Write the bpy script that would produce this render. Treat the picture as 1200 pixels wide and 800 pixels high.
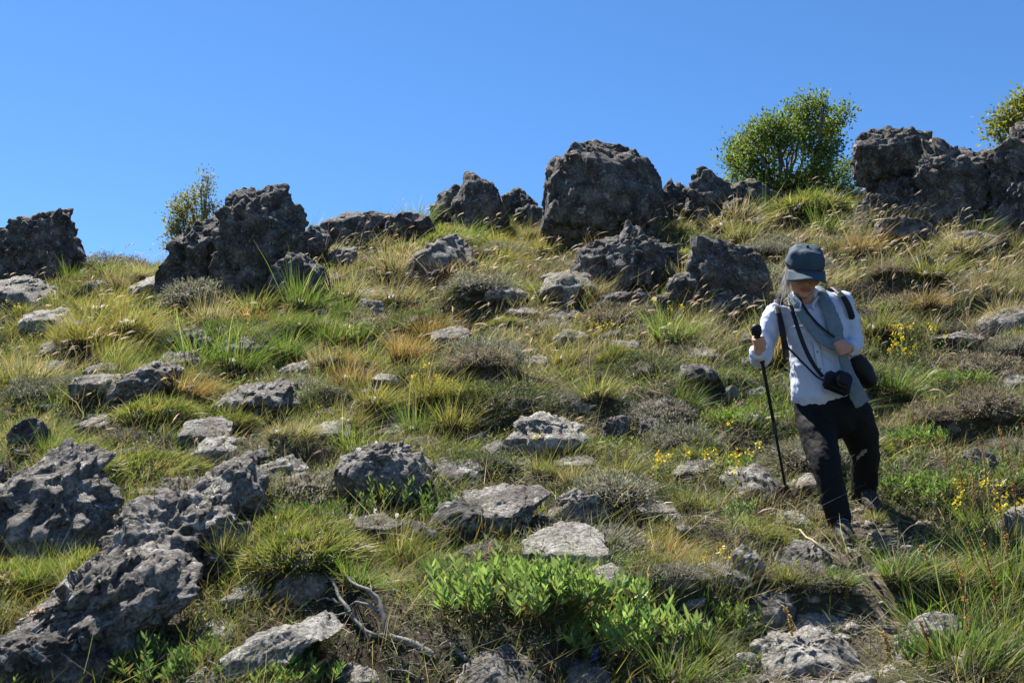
import bpy, bmesh, math, random
import numpy as np
from mathutils import Vector, Matrix

for o in list(bpy.data.objects):
    bpy.data.objects.remove(o)
scene = bpy.context.scene
COL = scene.collection
RNG = np.random.default_rng(7)
random.seed(7)

# ------------------------------------------------------------------ camera, sky, sun, exposure
EYE = np.array([0.0, 0.0, 1.5])
PITCH = math.radians(10.0)
FPX = 1167.0                       # focal length in pixels of a 1200 px wide picture (35 mm)
cam_data = bpy.data.cameras.new('camera')
cam_data.sensor_width = 36.0
cam_data.lens = 36.0 * FPX / 1200.0
cam_data.clip_end = 5000
cam_data.clip_start = 0.05
cam = bpy.data.objects.new('camera', cam_data)
cam.location = EYE
cam.rotation_euler = (math.radians(90) + PITCH, 0, 0)
COL.objects.link(cam)
scene.camera = cam

SUN_EL = math.radians(57)
SUN_AZ = math.radians(-36)         # measured from +Y (uphill), negative = to the left
sun_vec = Vector((math.sin(SUN_AZ) * math.cos(SUN_EL), math.cos(SUN_AZ) * math.cos(SUN_EL), math.sin(SUN_EL)))
world = bpy.data.worlds.new('World')
scene.world = world
world.use_nodes = True
wn = world.node_tree
sky = wn.nodes.new('ShaderNodeTexSky')
sky.sky_type = 'NISHITA'
sky.sun_disc = False
sky.sun_elevation = SUN_EL
sky.sun_rotation = SUN_AZ
sky.altitude = 1800
sky.air_density = 1.0
sky.dust_density = 0.25
sky.ozone_density = 6.0
bg = wn.nodes['Background']
bg.inputs['Strength'].default_value = 0.063
hsv = wn.nodes.new('ShaderNodeHueSaturation')
hsv.inputs['Saturation'].default_value = 1.14
wn.links.new(sky.outputs[0], hsv.inputs['Color'])
wn.links.new(hsv.outputs[0], bg.inputs['Color'])
sun_data = bpy.data.lights.new('sun', 'SUN')
sun_data.energy = 5.0
sun_data.angle = math.radians(0.5)
sun_data.color = (1.0, 0.95, 0.87)
sun = bpy.data.objects.new('sun', sun_data)
sun.rotation_euler = (-sun_vec).to_track_quat('-Z', 'Y').to_euler()
sun.location = (-20, 20, 40)
COL.objects.link(sun)
scene.view_settings.view_transform = 'Standard'
scene.view_settings.look = 'None'
scene.view_settings.gamma = 1.0
scene.view_settings.exposure = 1.6
scene.view_settings.use_curve_mapping = False

# ------------------------------------------------------------------ noise
_G = RNG.normal(size=(64, 3))
_G /= np.linalg.norm(_G, axis=1)[:, None]

def _hash(ix, iy, iz, seed):
    n = ix.astype(np.uint32) * np.uint32(374761393) + iy.astype(np.uint32) * np.uint32(668265263) \
        + iz.astype(np.uint32) * np.uint32(2246822519) + np.uint32(seed * 7919 + 13)
    n = (n ^ (n >> np.uint32(13))) * np.uint32(1274126177)
    n = (n ^ (n >> np.uint32(16))) * np.uint32(2654435761)
    return (n >> np.uint32(20)) & np.uint32(63)

def gnoise(p, seed=0):
    p = np.asarray(p, float)
    i = np.floor(p).astype(np.int64)
    f = p - i
    u = f * f * f * (f * (f * 6 - 15) + 10)
    out = 0
    for a in (0, 1):
        wx = u[:, 0] if a else 1 - u[:, 0]
        for b in (0, 1):
            wy = u[:, 1] if b else 1 - u[:, 1]
            for c in (0, 1):
                wz = u[:, 2] if c else 1 - u[:, 2]
                g = _G[_hash(i[:, 0] + a, i[:, 1] + b, i[:, 2] + c, seed)]
                d = g[:, 0] * (f[:, 0] - a) + g[:, 1] * (f[:, 1] - b) + g[:, 2] * (f[:, 2] - c)
                out = out + wx * wy * wz * d
    return out * 1.5

def fbm(p, octs=4, gain=0.5, seed=0):
    s, a, q = 0, 1.0, np.asarray(p, float)
    for k in range(octs):
        s = s + a * gnoise(q, seed + k)
        a *= gain
        q = q * 2.03 + 7.1
    return s

def billow(p, octs=4, gain=0.5, seed=0):
    s, a, q = 0, 1.0, np.asarray(p, float)
    for k in range(octs):
        s = s + a * np.abs(gnoise(q, seed + k))
        a *= gain
        q = q * 2.03 + 3.7
    return s

# ------------------------------------------------------------------ the lie of the land
_py = np.array([-900, -200, -60, -10, 0, 3.4, 5.2, 7.2, 9.3, 12.5, 14.3, 15.3, 17, 25, 60, 200, 900])
_pz = np.array([-120, -50, -17, -3.3, -1.42, -.55, -.105, .64, 1.64, 3.30, 4.15, 4.38, 4.30, 3.7, .5, -14, -70]) + 1.5
_ty = np.linspace(-12, 26, 1900)
_tz = np.interp(_ty, _py, _pz)
_k = np.exp(-np.linspace(-2.2, 2.2, 61) ** 2); _k /= _k.sum()
_tz = np.convolve(np.pad(_tz, 30, mode='reflect', reflect_type='odd'), _k, mode='valid')
PERSON_XY = (1.75, 5.3)

def H(x, y, rough=True):
    x = np.atleast_1d(np.asarray(x, float)); y = np.atleast_1d(np.asarray(y, float))
    z = np.where((y > -11) & (y < 25), np.interp(y, _ty, _tz), np.interp(y, _py, _pz))
    s = np.clip((y - 4) / 10.0, 0, 1); s = s * s * (3 - 2 * s)
    z = z + 0.105 * np.clip(x, -14, 14) * s
    z = z + .27 * np.exp(-((x + 1.7) / 1.3) ** 2 - ((y - 14.4) / 1.6) ** 2)
    if rough:
        far = 1 - np.clip((np.maximum(np.abs(x) - 14, np.abs(y - 8) - 12)) / 10, 0, 1)
        o = np.zeros_like(x)
        z = z + far * (0.15 * gnoise(np.stack([x / 1.7, y / 1.3, o + .3], 1), 3)
                       + 0.11 * gnoise(np.stack([x / .62, y / .5, o + .7], 1), 4)
                       + 0.03 * gnoise(np.stack([x / .23, y / .23, o + .1], 1), 5)) \
            * np.clip(np.hypot(x - PERSON_XY[0], y - PERSON_XY[1]) / 0.6 - .3, 0.1, 1)
        ph = y / .92 + 1.1 * gnoise(np.stack([x / 1.5, y / 2.2, o + 4.1], 1), 6) + .35 * gnoise(np.stack([x / .45, y / .6, o + 2.2], 1), 7)
        t = ph - np.floor(ph); r = np.clip(t / .26, 0, 1); r = r * r * (3 - 2 * r)      # turf steps: level treads, steep risers
        amp = .31 * np.clip(.55 + gnoise(np.stack([x / 1.1, y / 1.1, o + 8.2], 1), 8), .1, 1)
        z = z + far * amp * (r - t) * np.clip((y - 2.5) / 2, 0, 1) * np.clip((15 - y) / 1.5, 0, 1) \
            * np.clip(np.hypot(x - PERSON_XY[0], y - PERSON_XY[1]) / .5 - .6, 0, 1)
    return z

def ray(px, py):
    u = (px - 600) / FPX; v = (400 - py) / FPX
    c, s = math.cos(PITCH), math.sin(PITCH)
    return np.array([u, c - v * s, s + v * c])

def P(px, py, Y):                  # the point at depth Y that a sight line meets
    d = ray(px, py)
    return EYE + d / d[1] * Y

_YS = np.arange(2.4, 15.6, 0.02)
def G(px, py):                     # the point of the ground on a sight line
    d = ray(px, py); d = d / d[1]
    pts = EYE[None] + d[None] * _YS[:, None]
    h = H(pts[:, 0], pts[:, 1])
    hit = np.nonzero(pts[:, 2] <= h)[0]
    k = hit[0] if len(hit) else int(np.argmin(np.where(_YS > 11, pts[:, 2] - h, 9)))
    return np.array([pts[k, 0], pts[k, 1], h[k]])

# ------------------------------------------------------------------ helpers
def tag(o, label=None, cat=None, group=None, kind=None):
    if label: o['label'] = label
    if cat: o['category'] = cat
    if group: o['group'] = group
    if kind: o['kind'] = kind
    return o

def fast_mesh(name, v, tris, col=None, smooth=False):
    me = bpy.data.meshes.new(name)
    v = np.ascontiguousarray(v, np.float32); tris = np.ascontiguousarray(tris, np.int32)
    me.vertices.add(len(v)); me.vertices.foreach_set('co', v.ravel())
    m = len(tris)
    me.loops.add(3 * m); me.loops.foreach_set('vertex_index', tris.ravel())
    me.polygons.add(m)
    me.polygons.foreach_set('loop_start', np.arange(0, 3 * m, 3, dtype=np.int32))
    if smooth: me.polygons.foreach_set('use_smooth', np.ones(m, bool))
    me.update(calc_edges=True)
    if col is not None:
        a = me.attributes.new('Col', 'FLOAT_COLOR', 'POINT')
        c = np.ones((len(v), 4), np.float32); c[:, :3] = col
        a.data.foreach_set('color', c.ravel())
    return me

def link(name, me, mat=None, parent=None, loc=None):
    o = bpy.data.objects.new(name, me)
    if mat is not None and me is not None and len(me.materials) == 0: me.materials.append(mat)
    COL.objects.link(o)
    if parent is not None: o.parent = parent
    if loc is not None: o.location = loc
    return o

def copy_tree(o, loc, rz=0.0, s=1.0):
    c = o.copy(); COL.objects.link(c)
    c.location = loc; c.rotation_euler = (0, 0, rz); c.scale = (s, s, s)
    for ch in list(o.children):
        d = ch.copy(); COL.objects.link(d); d.parent = c
    return c

class Acc:                         # collects shapes into one mesh
    def __init__(self): self.v, self.t, self.c, self.n = [], [], [], 0
    def add(self, v, t, c):
        self.v.append(v); self.t.append(t + self.n); self.n += len(v)
        self.c.append(np.broadcast_to(c, v.shape) if np.ndim(c) == 1 else c)
    def ribbons(self, base, d, L, W, bend, c0, c1, nseg=3, shape=1.6):
        base = np.asarray(base, float); N = len(base)
        if N == 0: return
        d = np.asarray(d, float); L = np.broadcast_to(L, N); W = np.broadcast_to(W, N)
        side = np.cross(d + bend * .5, RNG.normal(size=(N, 3)))
        side /= np.linalg.norm(side, axis=1)[:, None] + 1e-9
        c0 = np.broadcast_to(c0, (N, 3)); c1 = np.broadcast_to(c1, (N, 3))
        per = 2 * nseg + 1
        V = np.zeros((N, per, 3)); C = np.zeros((N, per, 3))
        for k in range(nseg + 1):
            t = k / nseg
            p = base + (d * t + bend * t * t) * L[:, None]
            c = c0 * (1 - t) + c1 * t
            if k < nseg:
                w = (W * .5 * (1 - t ** shape))[:, None] * side
                V[:, 2 * k] = p - w; V[:, 2 * k + 1] = p + w
                C[:, 2 * k] = c; C[:, 2 * k + 1] = c
            else:
                V[:, 2 * k] = p; C[:, 2 * k] = c
        tri = []
        for k in range(nseg - 1):
            a = 2 * k
            tri += [(a, a + 1, a + 3), (a, a + 3, a + 2)]
        a = 2 * (nseg - 1); tri.append((a, a + 1, a + 2))
        T = (np.arange(N) * per)[:, None, None] + np.array(tri)[None]
        self.add(V.reshape(-1, 3), T.reshape(-1, 3), C.reshape(-1, 3))
    def spindles(self, base, d, L, W, bend, c):      # leaf or seed head: pointed at both ends
        base = np.asarray(base, float); N = len(base)
        if N == 0: return
        L = np.broadcast_to(L, N); W = np.broadcast_to(W, N)
        side = np.cross(d, RNG.normal(size=(N, 3)))
        side /= np.linalg.norm(side, axis=1)[:, None] + 1e-9
        c = np.broadcast_to(c, (N, 3))
        up = np.cross(side, d); up /= np.linalg.norm(up, axis=1)[:, None] + 1e-9
        V = np.zeros((N, 6, 3))
        f = lambda t: base + (d * t + bend * t * t) * L[:, None]
        V[:, 0] = f(0.0)
        V[:, 1] = f(.33) - side * (W * .48)[:, None] + up * (W * .12)[:, None]
        V[:, 2] = f(.33) + side * (W * .48)[:, None] + up * (W * .12)[:, None]
        V[:, 3] = f(.68) - side * (W * .42)[:, None] + up * (W * .12)[:, None]
        V[:, 4] = f(.68) + side * (W * .42)[:, None] + up * (W * .12)[:, None]
        V[:, 5] = f(1.0)
        tri = np.array([(0, 2, 1), (1, 2, 4), (1, 4, 3), (3, 4, 5)])
        T = (np.arange(N) * 6)[:, None, None] + tri[None]
        self.add(V.reshape(-1, 3), T.reshape(-1, 3), np.repeat(c, 6, axis=0))
    def leaves(self, base, d, L, W, c):              # two-triangle leaf folded along its rib
        base = np.asarray(base, float); N = len(base)
        if N == 0: return
        L = np.broadcast_to(L, N); W = np.broadcast_to(W, N)
        side = np.cross(d, RNG.normal(size=(N, 3)))
        side /= np.linalg.norm(side, axis=1)[:, None] + 1e-9
        up = np.cross(side, d)
        c = np.broadcast_to(c, (N, 3))
        V = np.zeros((N, 4, 3))
        V[:, 0] = base
        V[:, 1] = base + d * (L * .5)[:, None] - side * (W * .5)[:, None] + up * (W * .2)[:, None]
        V[:, 2] = base + d * L[:, None]
        V[:, 3] = base + d * (L * .5)[:, None] + side * (W * .5)[:, None] + up * (W * .2)[:, None]
        T = (np.arange(N) * 4)[:, None, None] + np.array([(0, 2, 1), (0, 3, 2)])[None]
        self.add(V.reshape(-1, 3), T.reshape(-1, 3), np.repeat(c, 4, axis=0))
    def tube(self, pts, rad, c, n=6):
        pts = np.asarray(pts, float); rad = np.broadcast_to(rad, len(pts)); m = len(pts)
        V = []
        for k in range(m):
            t = pts[min(k + 1, m - 1)] - pts[max(k - 1, 0)]; t = t / (np.linalg.norm(t) + 1e-9)
            a = np.cross(t, [0.31, 0.17, 0.94] if abs(t[2]) < .9 else [1, 0.1, 0]); a /= np.linalg.norm(a)
            b = np.cross(t, a)
            for j in range(n):
                an = 2 * math.pi * j / n
                V.append(pts[k] + rad[k] * (a * math.cos(an) + b * math.sin(an)))
        V.append(pts[-1])
        T = []
        for k in range(m - 1):
            for j in range(n):
                p, q = k * n + j, k * n + (j + 1) % n
                T += [(p, q, q + n), (p, q + n, p + n)]
        for j in range(n): T.append(((m - 1) * n + j, (m - 1) * n + (j + 1) % n, m * n))
        self.add(np.array(V), np.array(T), np.asarray(c, float))
    def mesh(self, name, smooth=False):
        return fast_mesh(name, np.concatenate(self.v), np.concatenate(self.t), np.concatenate(self.c), smooth)

def unit(v): return v / (np.linalg.norm(v, axis=-1, keepdims=True) + 1e-9)
def vary(c, N, s=.25):
    c = np.asarray(c, float)
    k = np.exp(RNG.normal(0, s, (N, 1))) * np.exp(RNG.normal(0, s * .35, (N, 3)))
    return np.clip(c * k, 0.005, .85)

# ------------------------------------------------------------------ materials
def new_mat(name):
    m = bpy.data.materials.new(name); m.use_nodes = True
    nt = m.node_tree; nt.nodes.clear()
    out = nt.nodes.new('ShaderNodeOutputMaterial')
    return m, nt, out

def plant_mat(name, trans=.42, rough=.55, warm=(1.25, 1.3, .75)):
    m, nt, out = new_mat(name)
    at = nt.nodes.new('ShaderNodeAttribute'); at.attribute_name = 'Col'
    oi = nt.nodes.new('ShaderNodeObjectInfo')
    hs = nt.nodes.new('ShaderNodeHueSaturation')
    mr = nt.nodes.new('ShaderNodeMapRange'); mr.inputs[3].default_value = .60; mr.inputs[4].default_value = .90
    nt.links.new(oi.outputs['Random'], mr.inputs[0]); nt.links.new(mr.outputs[0], hs.inputs['Value'])
    nt.links.new(at.outputs['Color'], hs.inputs['Color'])
    b = nt.nodes.new('ShaderNodeBsdfPrincipled')
    b.inputs['Roughness'].default_value = rough
    b.inputs['Specular IOR Level'].default_value = .35
    nt.links.new(hs.outputs[0], b.inputs['Base Color'])
    mu = nt.nodes.new('ShaderNodeMix'); mu.data_type = 'RGBA'; mu.blend_type = 'MULTIPLY'
    mu.inputs[0].default_value = 1
    nt.links.new(hs.outputs[0], mu.inputs[6]); mu.inputs[7].default_value = (*warm, 1)
    tr = nt.nodes.new('ShaderNodeBsdfTranslucent')
    nt.links.new(mu.outputs[2], tr.inputs['Color'])
    mx = nt.nodes.new('ShaderNodeMixShader'); mx.inputs[0].default_value = trans
    nt.links.new(b.outputs[0], mx.inputs[1]); nt.links.new(tr.outputs[0], mx.inputs[2])
    nt.links.new(mx.outputs[0], out.inputs['Surface'])
    return m

def ramp(nt, src, stops):
    r = nt.nodes.new('ShaderNodeValToRGB')
    e = r.color_ramp.elements
    while len(e) > 1: e.remove(e[-1])
    e[0].position, e[0].color = stops[0][0], (*stops[0][1], 1)
    for p, c in stops[1:]:
        k = e.new(p); k.color = (*c, 1)
    nt.links.new(src, r.inputs[0])
    return r.outputs[0]

def noise_node(nt, co, scale, detail=6, rough=.6, dist=0.0):
    n = nt.nodes.new('ShaderNodeTexNoise')
    n.inputs['Scale'].default_value = scale; n.inputs['Detail'].default_value = detail
    n.inputs['Roughness'].default_value = rough; n.inputs['Distortion'].default_value = dist
    nt.links.new(co, n.inputs['Vector'])
    return n.outputs['Fac']

def mixc(nt, fac, a, b):
    m = nt.nodes.new('ShaderNodeMix'); m.data_type = 'RGBA'
    if isinstance(fac, float): m.inputs[0].default_value = fac
    else: nt.links.new(fac, m.inputs[0])
    for s, i in ((a, 6), (b, 7)):
        if isinstance(s, tuple): m.inputs[i].default_value = (*s, 1)
        else: nt.links.new(s, m.inputs[i])
    return m.outputs[2]

def rock_mat(name, dark, mid, pale, lichen, lich_amt, rust):
    dark, mid, pale, lichen, rust = [tuple(.74 * v for v in q) for q in (dark, mid, pale, lichen, rust)]
    m, nt, out = new_mat(name)
    tc = nt.nodes.new('ShaderNodeTexCoord')
    oi = nt.nodes.new('ShaderNodeObjectInfo')
    ad = nt.nodes.new('ShaderNodeVectorMath'); ad.operation = 'ADD'
    nt.links.new(tc.outputs['Object'], ad.inputs[0]); nt.links.new(oi.outputs['Location'], ad.inputs[1])
    co = ad.outputs[0]
    base = ramp(nt, noise_node(nt, co, 5.0, 8, .65), [(.33, dark), (.5, mid), (.64, pale)])
    speck = ramp(nt, noise_node(nt, co, 42, 6, .7), [(.38, (.35, .35, .35)), (.6, (1.3, 1.3, 1.28))])
    mu = nt.nodes.new('ShaderNodeMix'); mu.data_type = 'RGBA'; mu.blend_type = 'MULTIPLY'; mu.inputs[0].default_value = .85
    nt.links.new(base, mu.inputs[6]); nt.links.new(speck, mu.inputs[7])
    c = mu.outputs[2]
    lm = ramp(nt, noise_node(nt, co, 11, 9, .75, .6), [(.60 - lich_amt, (0, 0, 0)), (.66 - lich_amt, (1, 1, 1))])
    c = mixc(nt, lm, c, lichen)
    bl = ramp(nt, noise_node(nt, co, 19, 7, .7, .3), [(.60, (0, 0, 0)), (.66, (.85, .85, .85))])
    c = mixc(nt, bl, c, (.028, .026, .024))
    rs = ramp(nt, noise_node(nt, co, 3.3, 5, .7, .8), [(.64, (0, 0, 0)), (.74, (.55, .55, .55))])
    c = mixc(nt, rs, c, rust)
    b = nt.nodes.new('ShaderNodeBsdfPrincipled')
    b.inputs['Roughness'].default_value = .9; b.inputs['Specular IOR Level'].default_value = .2
    nt.links.new(c, b.inputs['Base Color'])
    n1 = noise_node(nt, co, 16, 12, .72)
    vo = nt.nodes.new('ShaderNodeTexVoronoi'); vo.inputs['Scale'].default_value = 34
    vo.inputs['Randomness'].default_value = 1
    wob = nt.nodes.new('ShaderNodeVectorMath'); wob.operation = 'ADD'
    nz = nt.nodes.new('ShaderNodeTexNoise'); nz.inputs['Scale'].default_value = 12
    nt.links.new(co, nz.inputs['Vector'])
    sc = nt.nodes.new('ShaderNodeVectorMath'); sc.operation = 'SCALE'; sc.inputs['Scale'].default_value = .12
    nt.links.new(nz.outputs['Color'], sc.inputs[0])
    nt.links.new(co, wob.inputs[0]); nt.links.new(sc.outputs[0], wob.inputs[1]); nt.links.new(wob.outputs[0], vo.inputs['Vector'])
    b1 = nt.nodes.new('ShaderNodeBump'); b1.inputs['Strength'].default_value = 1.0; b1.inputs['Distance'].default_value = .06
    nt.links.new(n1, b1.inputs['Height'])
    b2 = nt.nodes.new('ShaderNodeBump'); b2.inputs['Strength'].default_value = .7; b2.inputs['Distance'].default_value = .016
    nt.links.new(vo.outputs['Distance'], b2.inputs['Height']); nt.links.new(b1.outputs[0], b2.inputs['Normal'])
    nt.links.new(b2.outputs[0], b.inputs['Normal'])
    nt.links.new(b.outputs[0], out.inputs['Surface'])
    return m

M = {}
M['dark'] = rock_mat('dark_lichened_rock', (.05, .045, .041), (.135, .123, .112), (.28, .262, .24), (.42, .41, .37), .04, (.14, .085, .05))
M['mid'] = rock_mat('grey_limestone', (.11, .098, .084), (.27, .245, .215), (.45, .42, .375), (.55, .53, .48), .045, (.19, .13, .08))
M['pale'] = rock_mat('pale_limestone', (.21, .19, .165), (.42, .39, .345), (.58, .55, .49), (.60, .58, .53), .05, (.30, .22, .15))
M['grass'] = plant_mat('grass_blade', .52, .5, (1.3, 1.35, .75))
M['leaf'] = plant_mat('green_leaf', .38, .48, (1.2, 1.2, .8))
M['leaf'].node_tree.nodes['Principled BSDF'].inputs['Specular IOR Level'].default_value = .22
M['cushion'] = plant_mat('cushion_leaf', .25, .7, (1.15, 1.15, .85))
M['straw'] = plant_mat('dry_straw', .4, .65, (1.1, 1.0, .85))
M['crown'] = plant_mat('tree_leaf', .45, .6, (1.25, 1.25, .7))
M['crown'].node_tree.nodes['Principled BSDF'].inputs['Specular IOR Level'].default_value = .12
M['flower'] = plant_mat('petal', .35, .5, (1.1, 1.05, .9))
M['twig'] = plant_mat('twig_bark', 0.0, .85)

def ground_mat():
    m, nt, out = new_mat('soil_and_litter')
    tc = nt.nodes.new('ShaderNodeTexCoord'); co = tc.outputs['Object']
    soil = ramp(nt, noise_node(nt, co, 9, 10, .7), [(.3, (0.025, 0.019, 0.014)), (.5, (0.058, 0.045, 0.033)), (.7, (0.130, 0.112, 0.090))])
    litter = ramp(nt, noise_node(nt, co, 55, 6, .7, 1.0), [(.42, (0.025, 0.020, 0.014)), (.55, (0.086, 0.071, 0.052)), (.68, (0.238, 0.209, 0.169))])
    c = mixc(nt, .5, soil, litter)
    moss = ramp(nt, noise_node(nt, co, 1.7, 7, .65), [(.44, (0, 0, 0)), (.58, (.8, .8, .8))])
    green = ramp(nt, noise_node(nt, co, 70, 4, .7), [(.35, (0.022, 0.032, 0.009)), (.65, (0.072, 0.086, 0.029))])
    c = mixc(nt, moss, c, green)
    at = nt.nodes.new('ShaderNodeAttribute'); at.attribute_name = 'bare'
    dirt = ramp(nt, noise_node(nt, co, 24, 10, .75), [(.35, (0.050, 0.037, 0.029)), (.5, (0.130, 0.101, 0.079)), (.66, (0.288, 0.238, 0.198))])
    c = mixc(nt, at.outputs['Fac'], c, dirt)
    b = nt.nodes.new('ShaderNodeBsdfPrincipled'); b.inputs['Roughness'].default_value = .95
    b.inputs['Specular IOR Level'].default_value = .1
    nt.links.new(c, b.inputs['Base Color'])
    bp = nt.nodes.new('ShaderNodeBump'); bp.inputs['Strength'].default_value = 1; bp.inputs['Distance'].default_value = .03
    nt.links.new(noise_node(nt, co, 40, 10, .75), bp.inputs['Height']); nt.links.new(bp.outputs[0], b.inputs['Normal'])
    nt.links.new(b.outputs[0], out.inputs['Surface'])
    return m
M['ground'] = ground_mat()

# ------------------------------------------------------------------ the hillside: one sheet
def axis(lo, hi, step, far):
    core = np.arange(lo, hi + 1e-6, step)
    g = step * 1.28 ** np.arange(1, 60); g = np.cumsum(g); g = g[g < far]
    return np.concatenate([(lo - g)[::-1], core, hi + g])
gx, gy = axis(-8.5, 9.5, .075, 900), axis(2.2, 16.2, .07, 900)
XX, YY = np.meshgrid(gx, gy)
ZZ = H(XX.ravel(), YY.ravel())
nx, ny = len(gx), len(gy)
idx = np.arange(nx * ny).reshape(ny, nx)
a, b, c, d = idx[:-1, :-1].ravel(), idx[:-1, 1:].ravel(), idx[1:, 1:].ravel(), idx[1:, :-1].ravel()
hill = link('hillside', fast_mesh('hillside', np.stack([XX.ravel(), YY.ravel(), ZZ], 1),
            np.concatenate([np.stack([a, b, c], 1), np.stack([a, c, d], 1)]), None, True), M['ground'])
tag(hill, kind='structure')

# ------------------------------------------------------------------ rocks
_ico = {}
def ico(sub):
    if sub not in _ico:
        bm = bmesh.new(); bmesh.ops.create_icosphere(bm, subdivisions=sub, radius=1)
        v = np.array([x.co[:] for x in bm.verts]); t = np.array([[q.index for q in f.verts] for f in bm.faces])
        bm.free(); _ico[sub] = (v, t)
    return _ico[sub]

TRAIL_PX = [(940, 830), (960, 790), (1000, 745), (1010, 700), (1015, 655), (1000, 620), (960, 590), (900, 560)]
TRAIL = [G(*p)[:2] for p in TRAIL_PX]
def trail_dist(x, y):
    best = np.full(len(x), 9.0)
    for k in range(len(TRAIL) - 1):
        a, b = TRAIL[k], TRAIL[k + 1]; ab = b - a
        t = np.clip(((x - a[0]) * ab[0] + (y - a[1]) * ab[1]) / (ab @ ab), 0, 1)
        best = np.minimum(best, np.hypot(x - a[0] - t * ab[0], y - a[1] - t * ab[1]))
    return best
_m = np.exp(-(trail_dist(XX.ravel(), YY.ravel()) / .22) ** 2) * np.clip(.75 + 1.3 * gnoise(np.stack([XX.ravel() / .22, YY.ravel() / .22, 0 * XX.ravel()], 1), 95), 0, 1)
_a = hill.data.attributes.new('bare', 'FLOAT', 'POINT'); _a.data.foreach_set('value', _m.astype(np.float32))
ROCKS = []                         # (x, y, half width, half depth, short landmark phrase)
_rk = [0]
def rock(label, outline, kind='mid', landmark=None, name='rock', depth=.55, lean=.2, rough=1.0, base=None, sub=None, group=None, flat=2.6, cut=.85, foot=True):
    _rk[0] += 1; seed = _rk[0]
    rng = np.random.default_rng(100 + seed)
    o = np.array(outline, float)
    wpx = np.ptp(o[:, 0]); cx = (o[:, 0].min() + o[:, 0].max()) / 2
    cy = (o[:, 1].min() + o[:, 1].max()) / 2
    yb = o[:, 1].max() if base is None else base
    g = G(cx, yb)
    hw = wpx / FPX * g[1] / 2
    D = depth * hw * 1.1
    Yc = g[1] + D * .55
    c = P(cx, cy, Yc)
    den = []
    for k in range(len(o)):
        p, q = o[k], o[(k + 1) % len(o)]
        for t in np.linspace(0, 1, 12, endpoint=False): den.append(p * (1 - t) + q * t)
    rel = np.array([(P(x, y, Yc) - c)[[0, 2]] for x, y in den])
    ang = np.arctan2(rel[:, 1], rel[:, 0]); rad = np.hypot(rel[:, 0], rel[:, 1])
    order = np.argsort(ang); ang, rad = ang[order], rad[order]
    grid = np.linspace(-math.pi, math.pi, 181)[:-1]
    R = np.interp(grid, np.concatenate([ang - 2 * math.pi, ang, ang + 2 * math.pi]), np.tile(rad, 3))
    if sub is None: sub = 6 if wpx > 90 else (5 if wpx > 24 else 4)
    v, t = ico(sub)
    b = v[:, 1]; th = np.arctan2(v[:, 2], v[:, 0])
    Rt = np.interp(th, np.concatenate([grid, [math.pi]]), np.concatenate([R, [R[0]]]))
    inp = np.clip(1 - np.abs(b) ** flat, 0, 1) ** (1 / flat)
    pos = np.stack([Rt * inp * np.cos(th), D * b, Rt * inp * np.sin(th)], 1)
    s = float(np.mean(R))
    for k in range(8):                                   # broken faces towards front, back and top
        n = rng.normal(size=3); n[1] = -abs(n[1]) - .5 if k < 5 else abs(n[1]) + .4
        if k in (1, 3) and kind != 'dark': n[2] = abs(n[2]) + .8
        n /= np.linalg.norm(n)
        dd = pos @ n; h = dd.max() * rng.uniform(.62, .92)
        pos -= np.clip(dd - h, 0, None)[:, None] * n[None] * cut
    rdir = unit(pos / np.array([hw, max(D, .05), s])[None])
    q = pos + c + rng.uniform(-50, 50, 3)
    d = .09 * s * fbm(q / (s * 1.0), 3, .5, seed) * rough
    bl = billow(q / (s * .55), 4, .55, seed + 20)
    d += .10 * s * rough * (bl - .38)
    for K, tilt, amp in ((16, .55, .05), (60, .6, .022), (230, .65, .010)):   # broken faces: each cell of the surface is its own tilted plane
        if sub < 6 and K > 100: continue
        sd = pos[rng.choice(len(pos), K, replace=False)]
        gv = rng.normal(size=(K, 3)) * tilt
        wp = pos + .10 * s * np.stack([gnoise(q / (s * .3), seed + 90), gnoise(q / (s * .3) + 11, seed + 91), gnoise(q / (s * .3) + 23, seed + 92)], 1)
        near = np.argmin((wp ** 2).sum(1)[:, None] - 2 * wp @ sd.T + (sd ** 2).sum(1)[None], axis=1)
        loc = ((pos - sd[near]) * gv[near]).sum(1)
        d += rough * (np.clip(loc, -.10 * s, .10 * s) * .55 + (rng.random(K)[near] - .5) * 2 * amp * s)
    fine = min(1.0, s / .15) * g[1] / 6.0
    if sub >= 5:                                         # pits, ribs and sharp little edges
        wq = q + .06 * s * np.stack([fbm(q / (s * .5), 2, .5, seed + 70), fbm(q / (s * .5) + 31, 2, .5, seed + 71), fbm(q / (s * .5) + 57, 2, .5, seed + 72)], 1)
        rid = 1 - np.abs(gnoise(wq / (.11 * fine) * np.array([1, 1, 1.7]), seed + 60)) * 2
        d += .010 * fine * rough * (rid - .5)
        rid = 1 - np.abs(gnoise(wq / (.05 * fine), seed + 61)) * 2
        d += .007 * fine * rough * (rid - .5)
        pit = gnoise(wq / (.075 * fine), seed + 62); d -= .022 * fine * rough * np.clip(pit - .18, 0, .5)
    pos = pos + rdir * d[:, None]
    st = np.sin((pos @ unit(np.array([.35, -.2, 1.0]))) / (s * .16) + 3 * fbm(q / s, 2, .5, seed + 80)) # bedding
    pos = pos + rdir * (.018 * s * rough * st)[:, None]
    low = pos[:, 2] < 0
    if foot:                                             # the buried part does not taper away
        dn = np.clip(-pos[:, 2] / max(1e-3, -pos[:, 2].min()), 0, 1)
        wd_ = .06 if kind == 'dark' else .3; pos[:, 0] *= 1 + wd_ * dn; pos[:, 1] *= 1 + (wd_ + .1) * dn
    pos[low, 2] *= 1.45
    le = lean * 1.9 if (lean >= .4 and kind != 'dark') else lean + (.0 if kind == 'dark' else .25)
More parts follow.
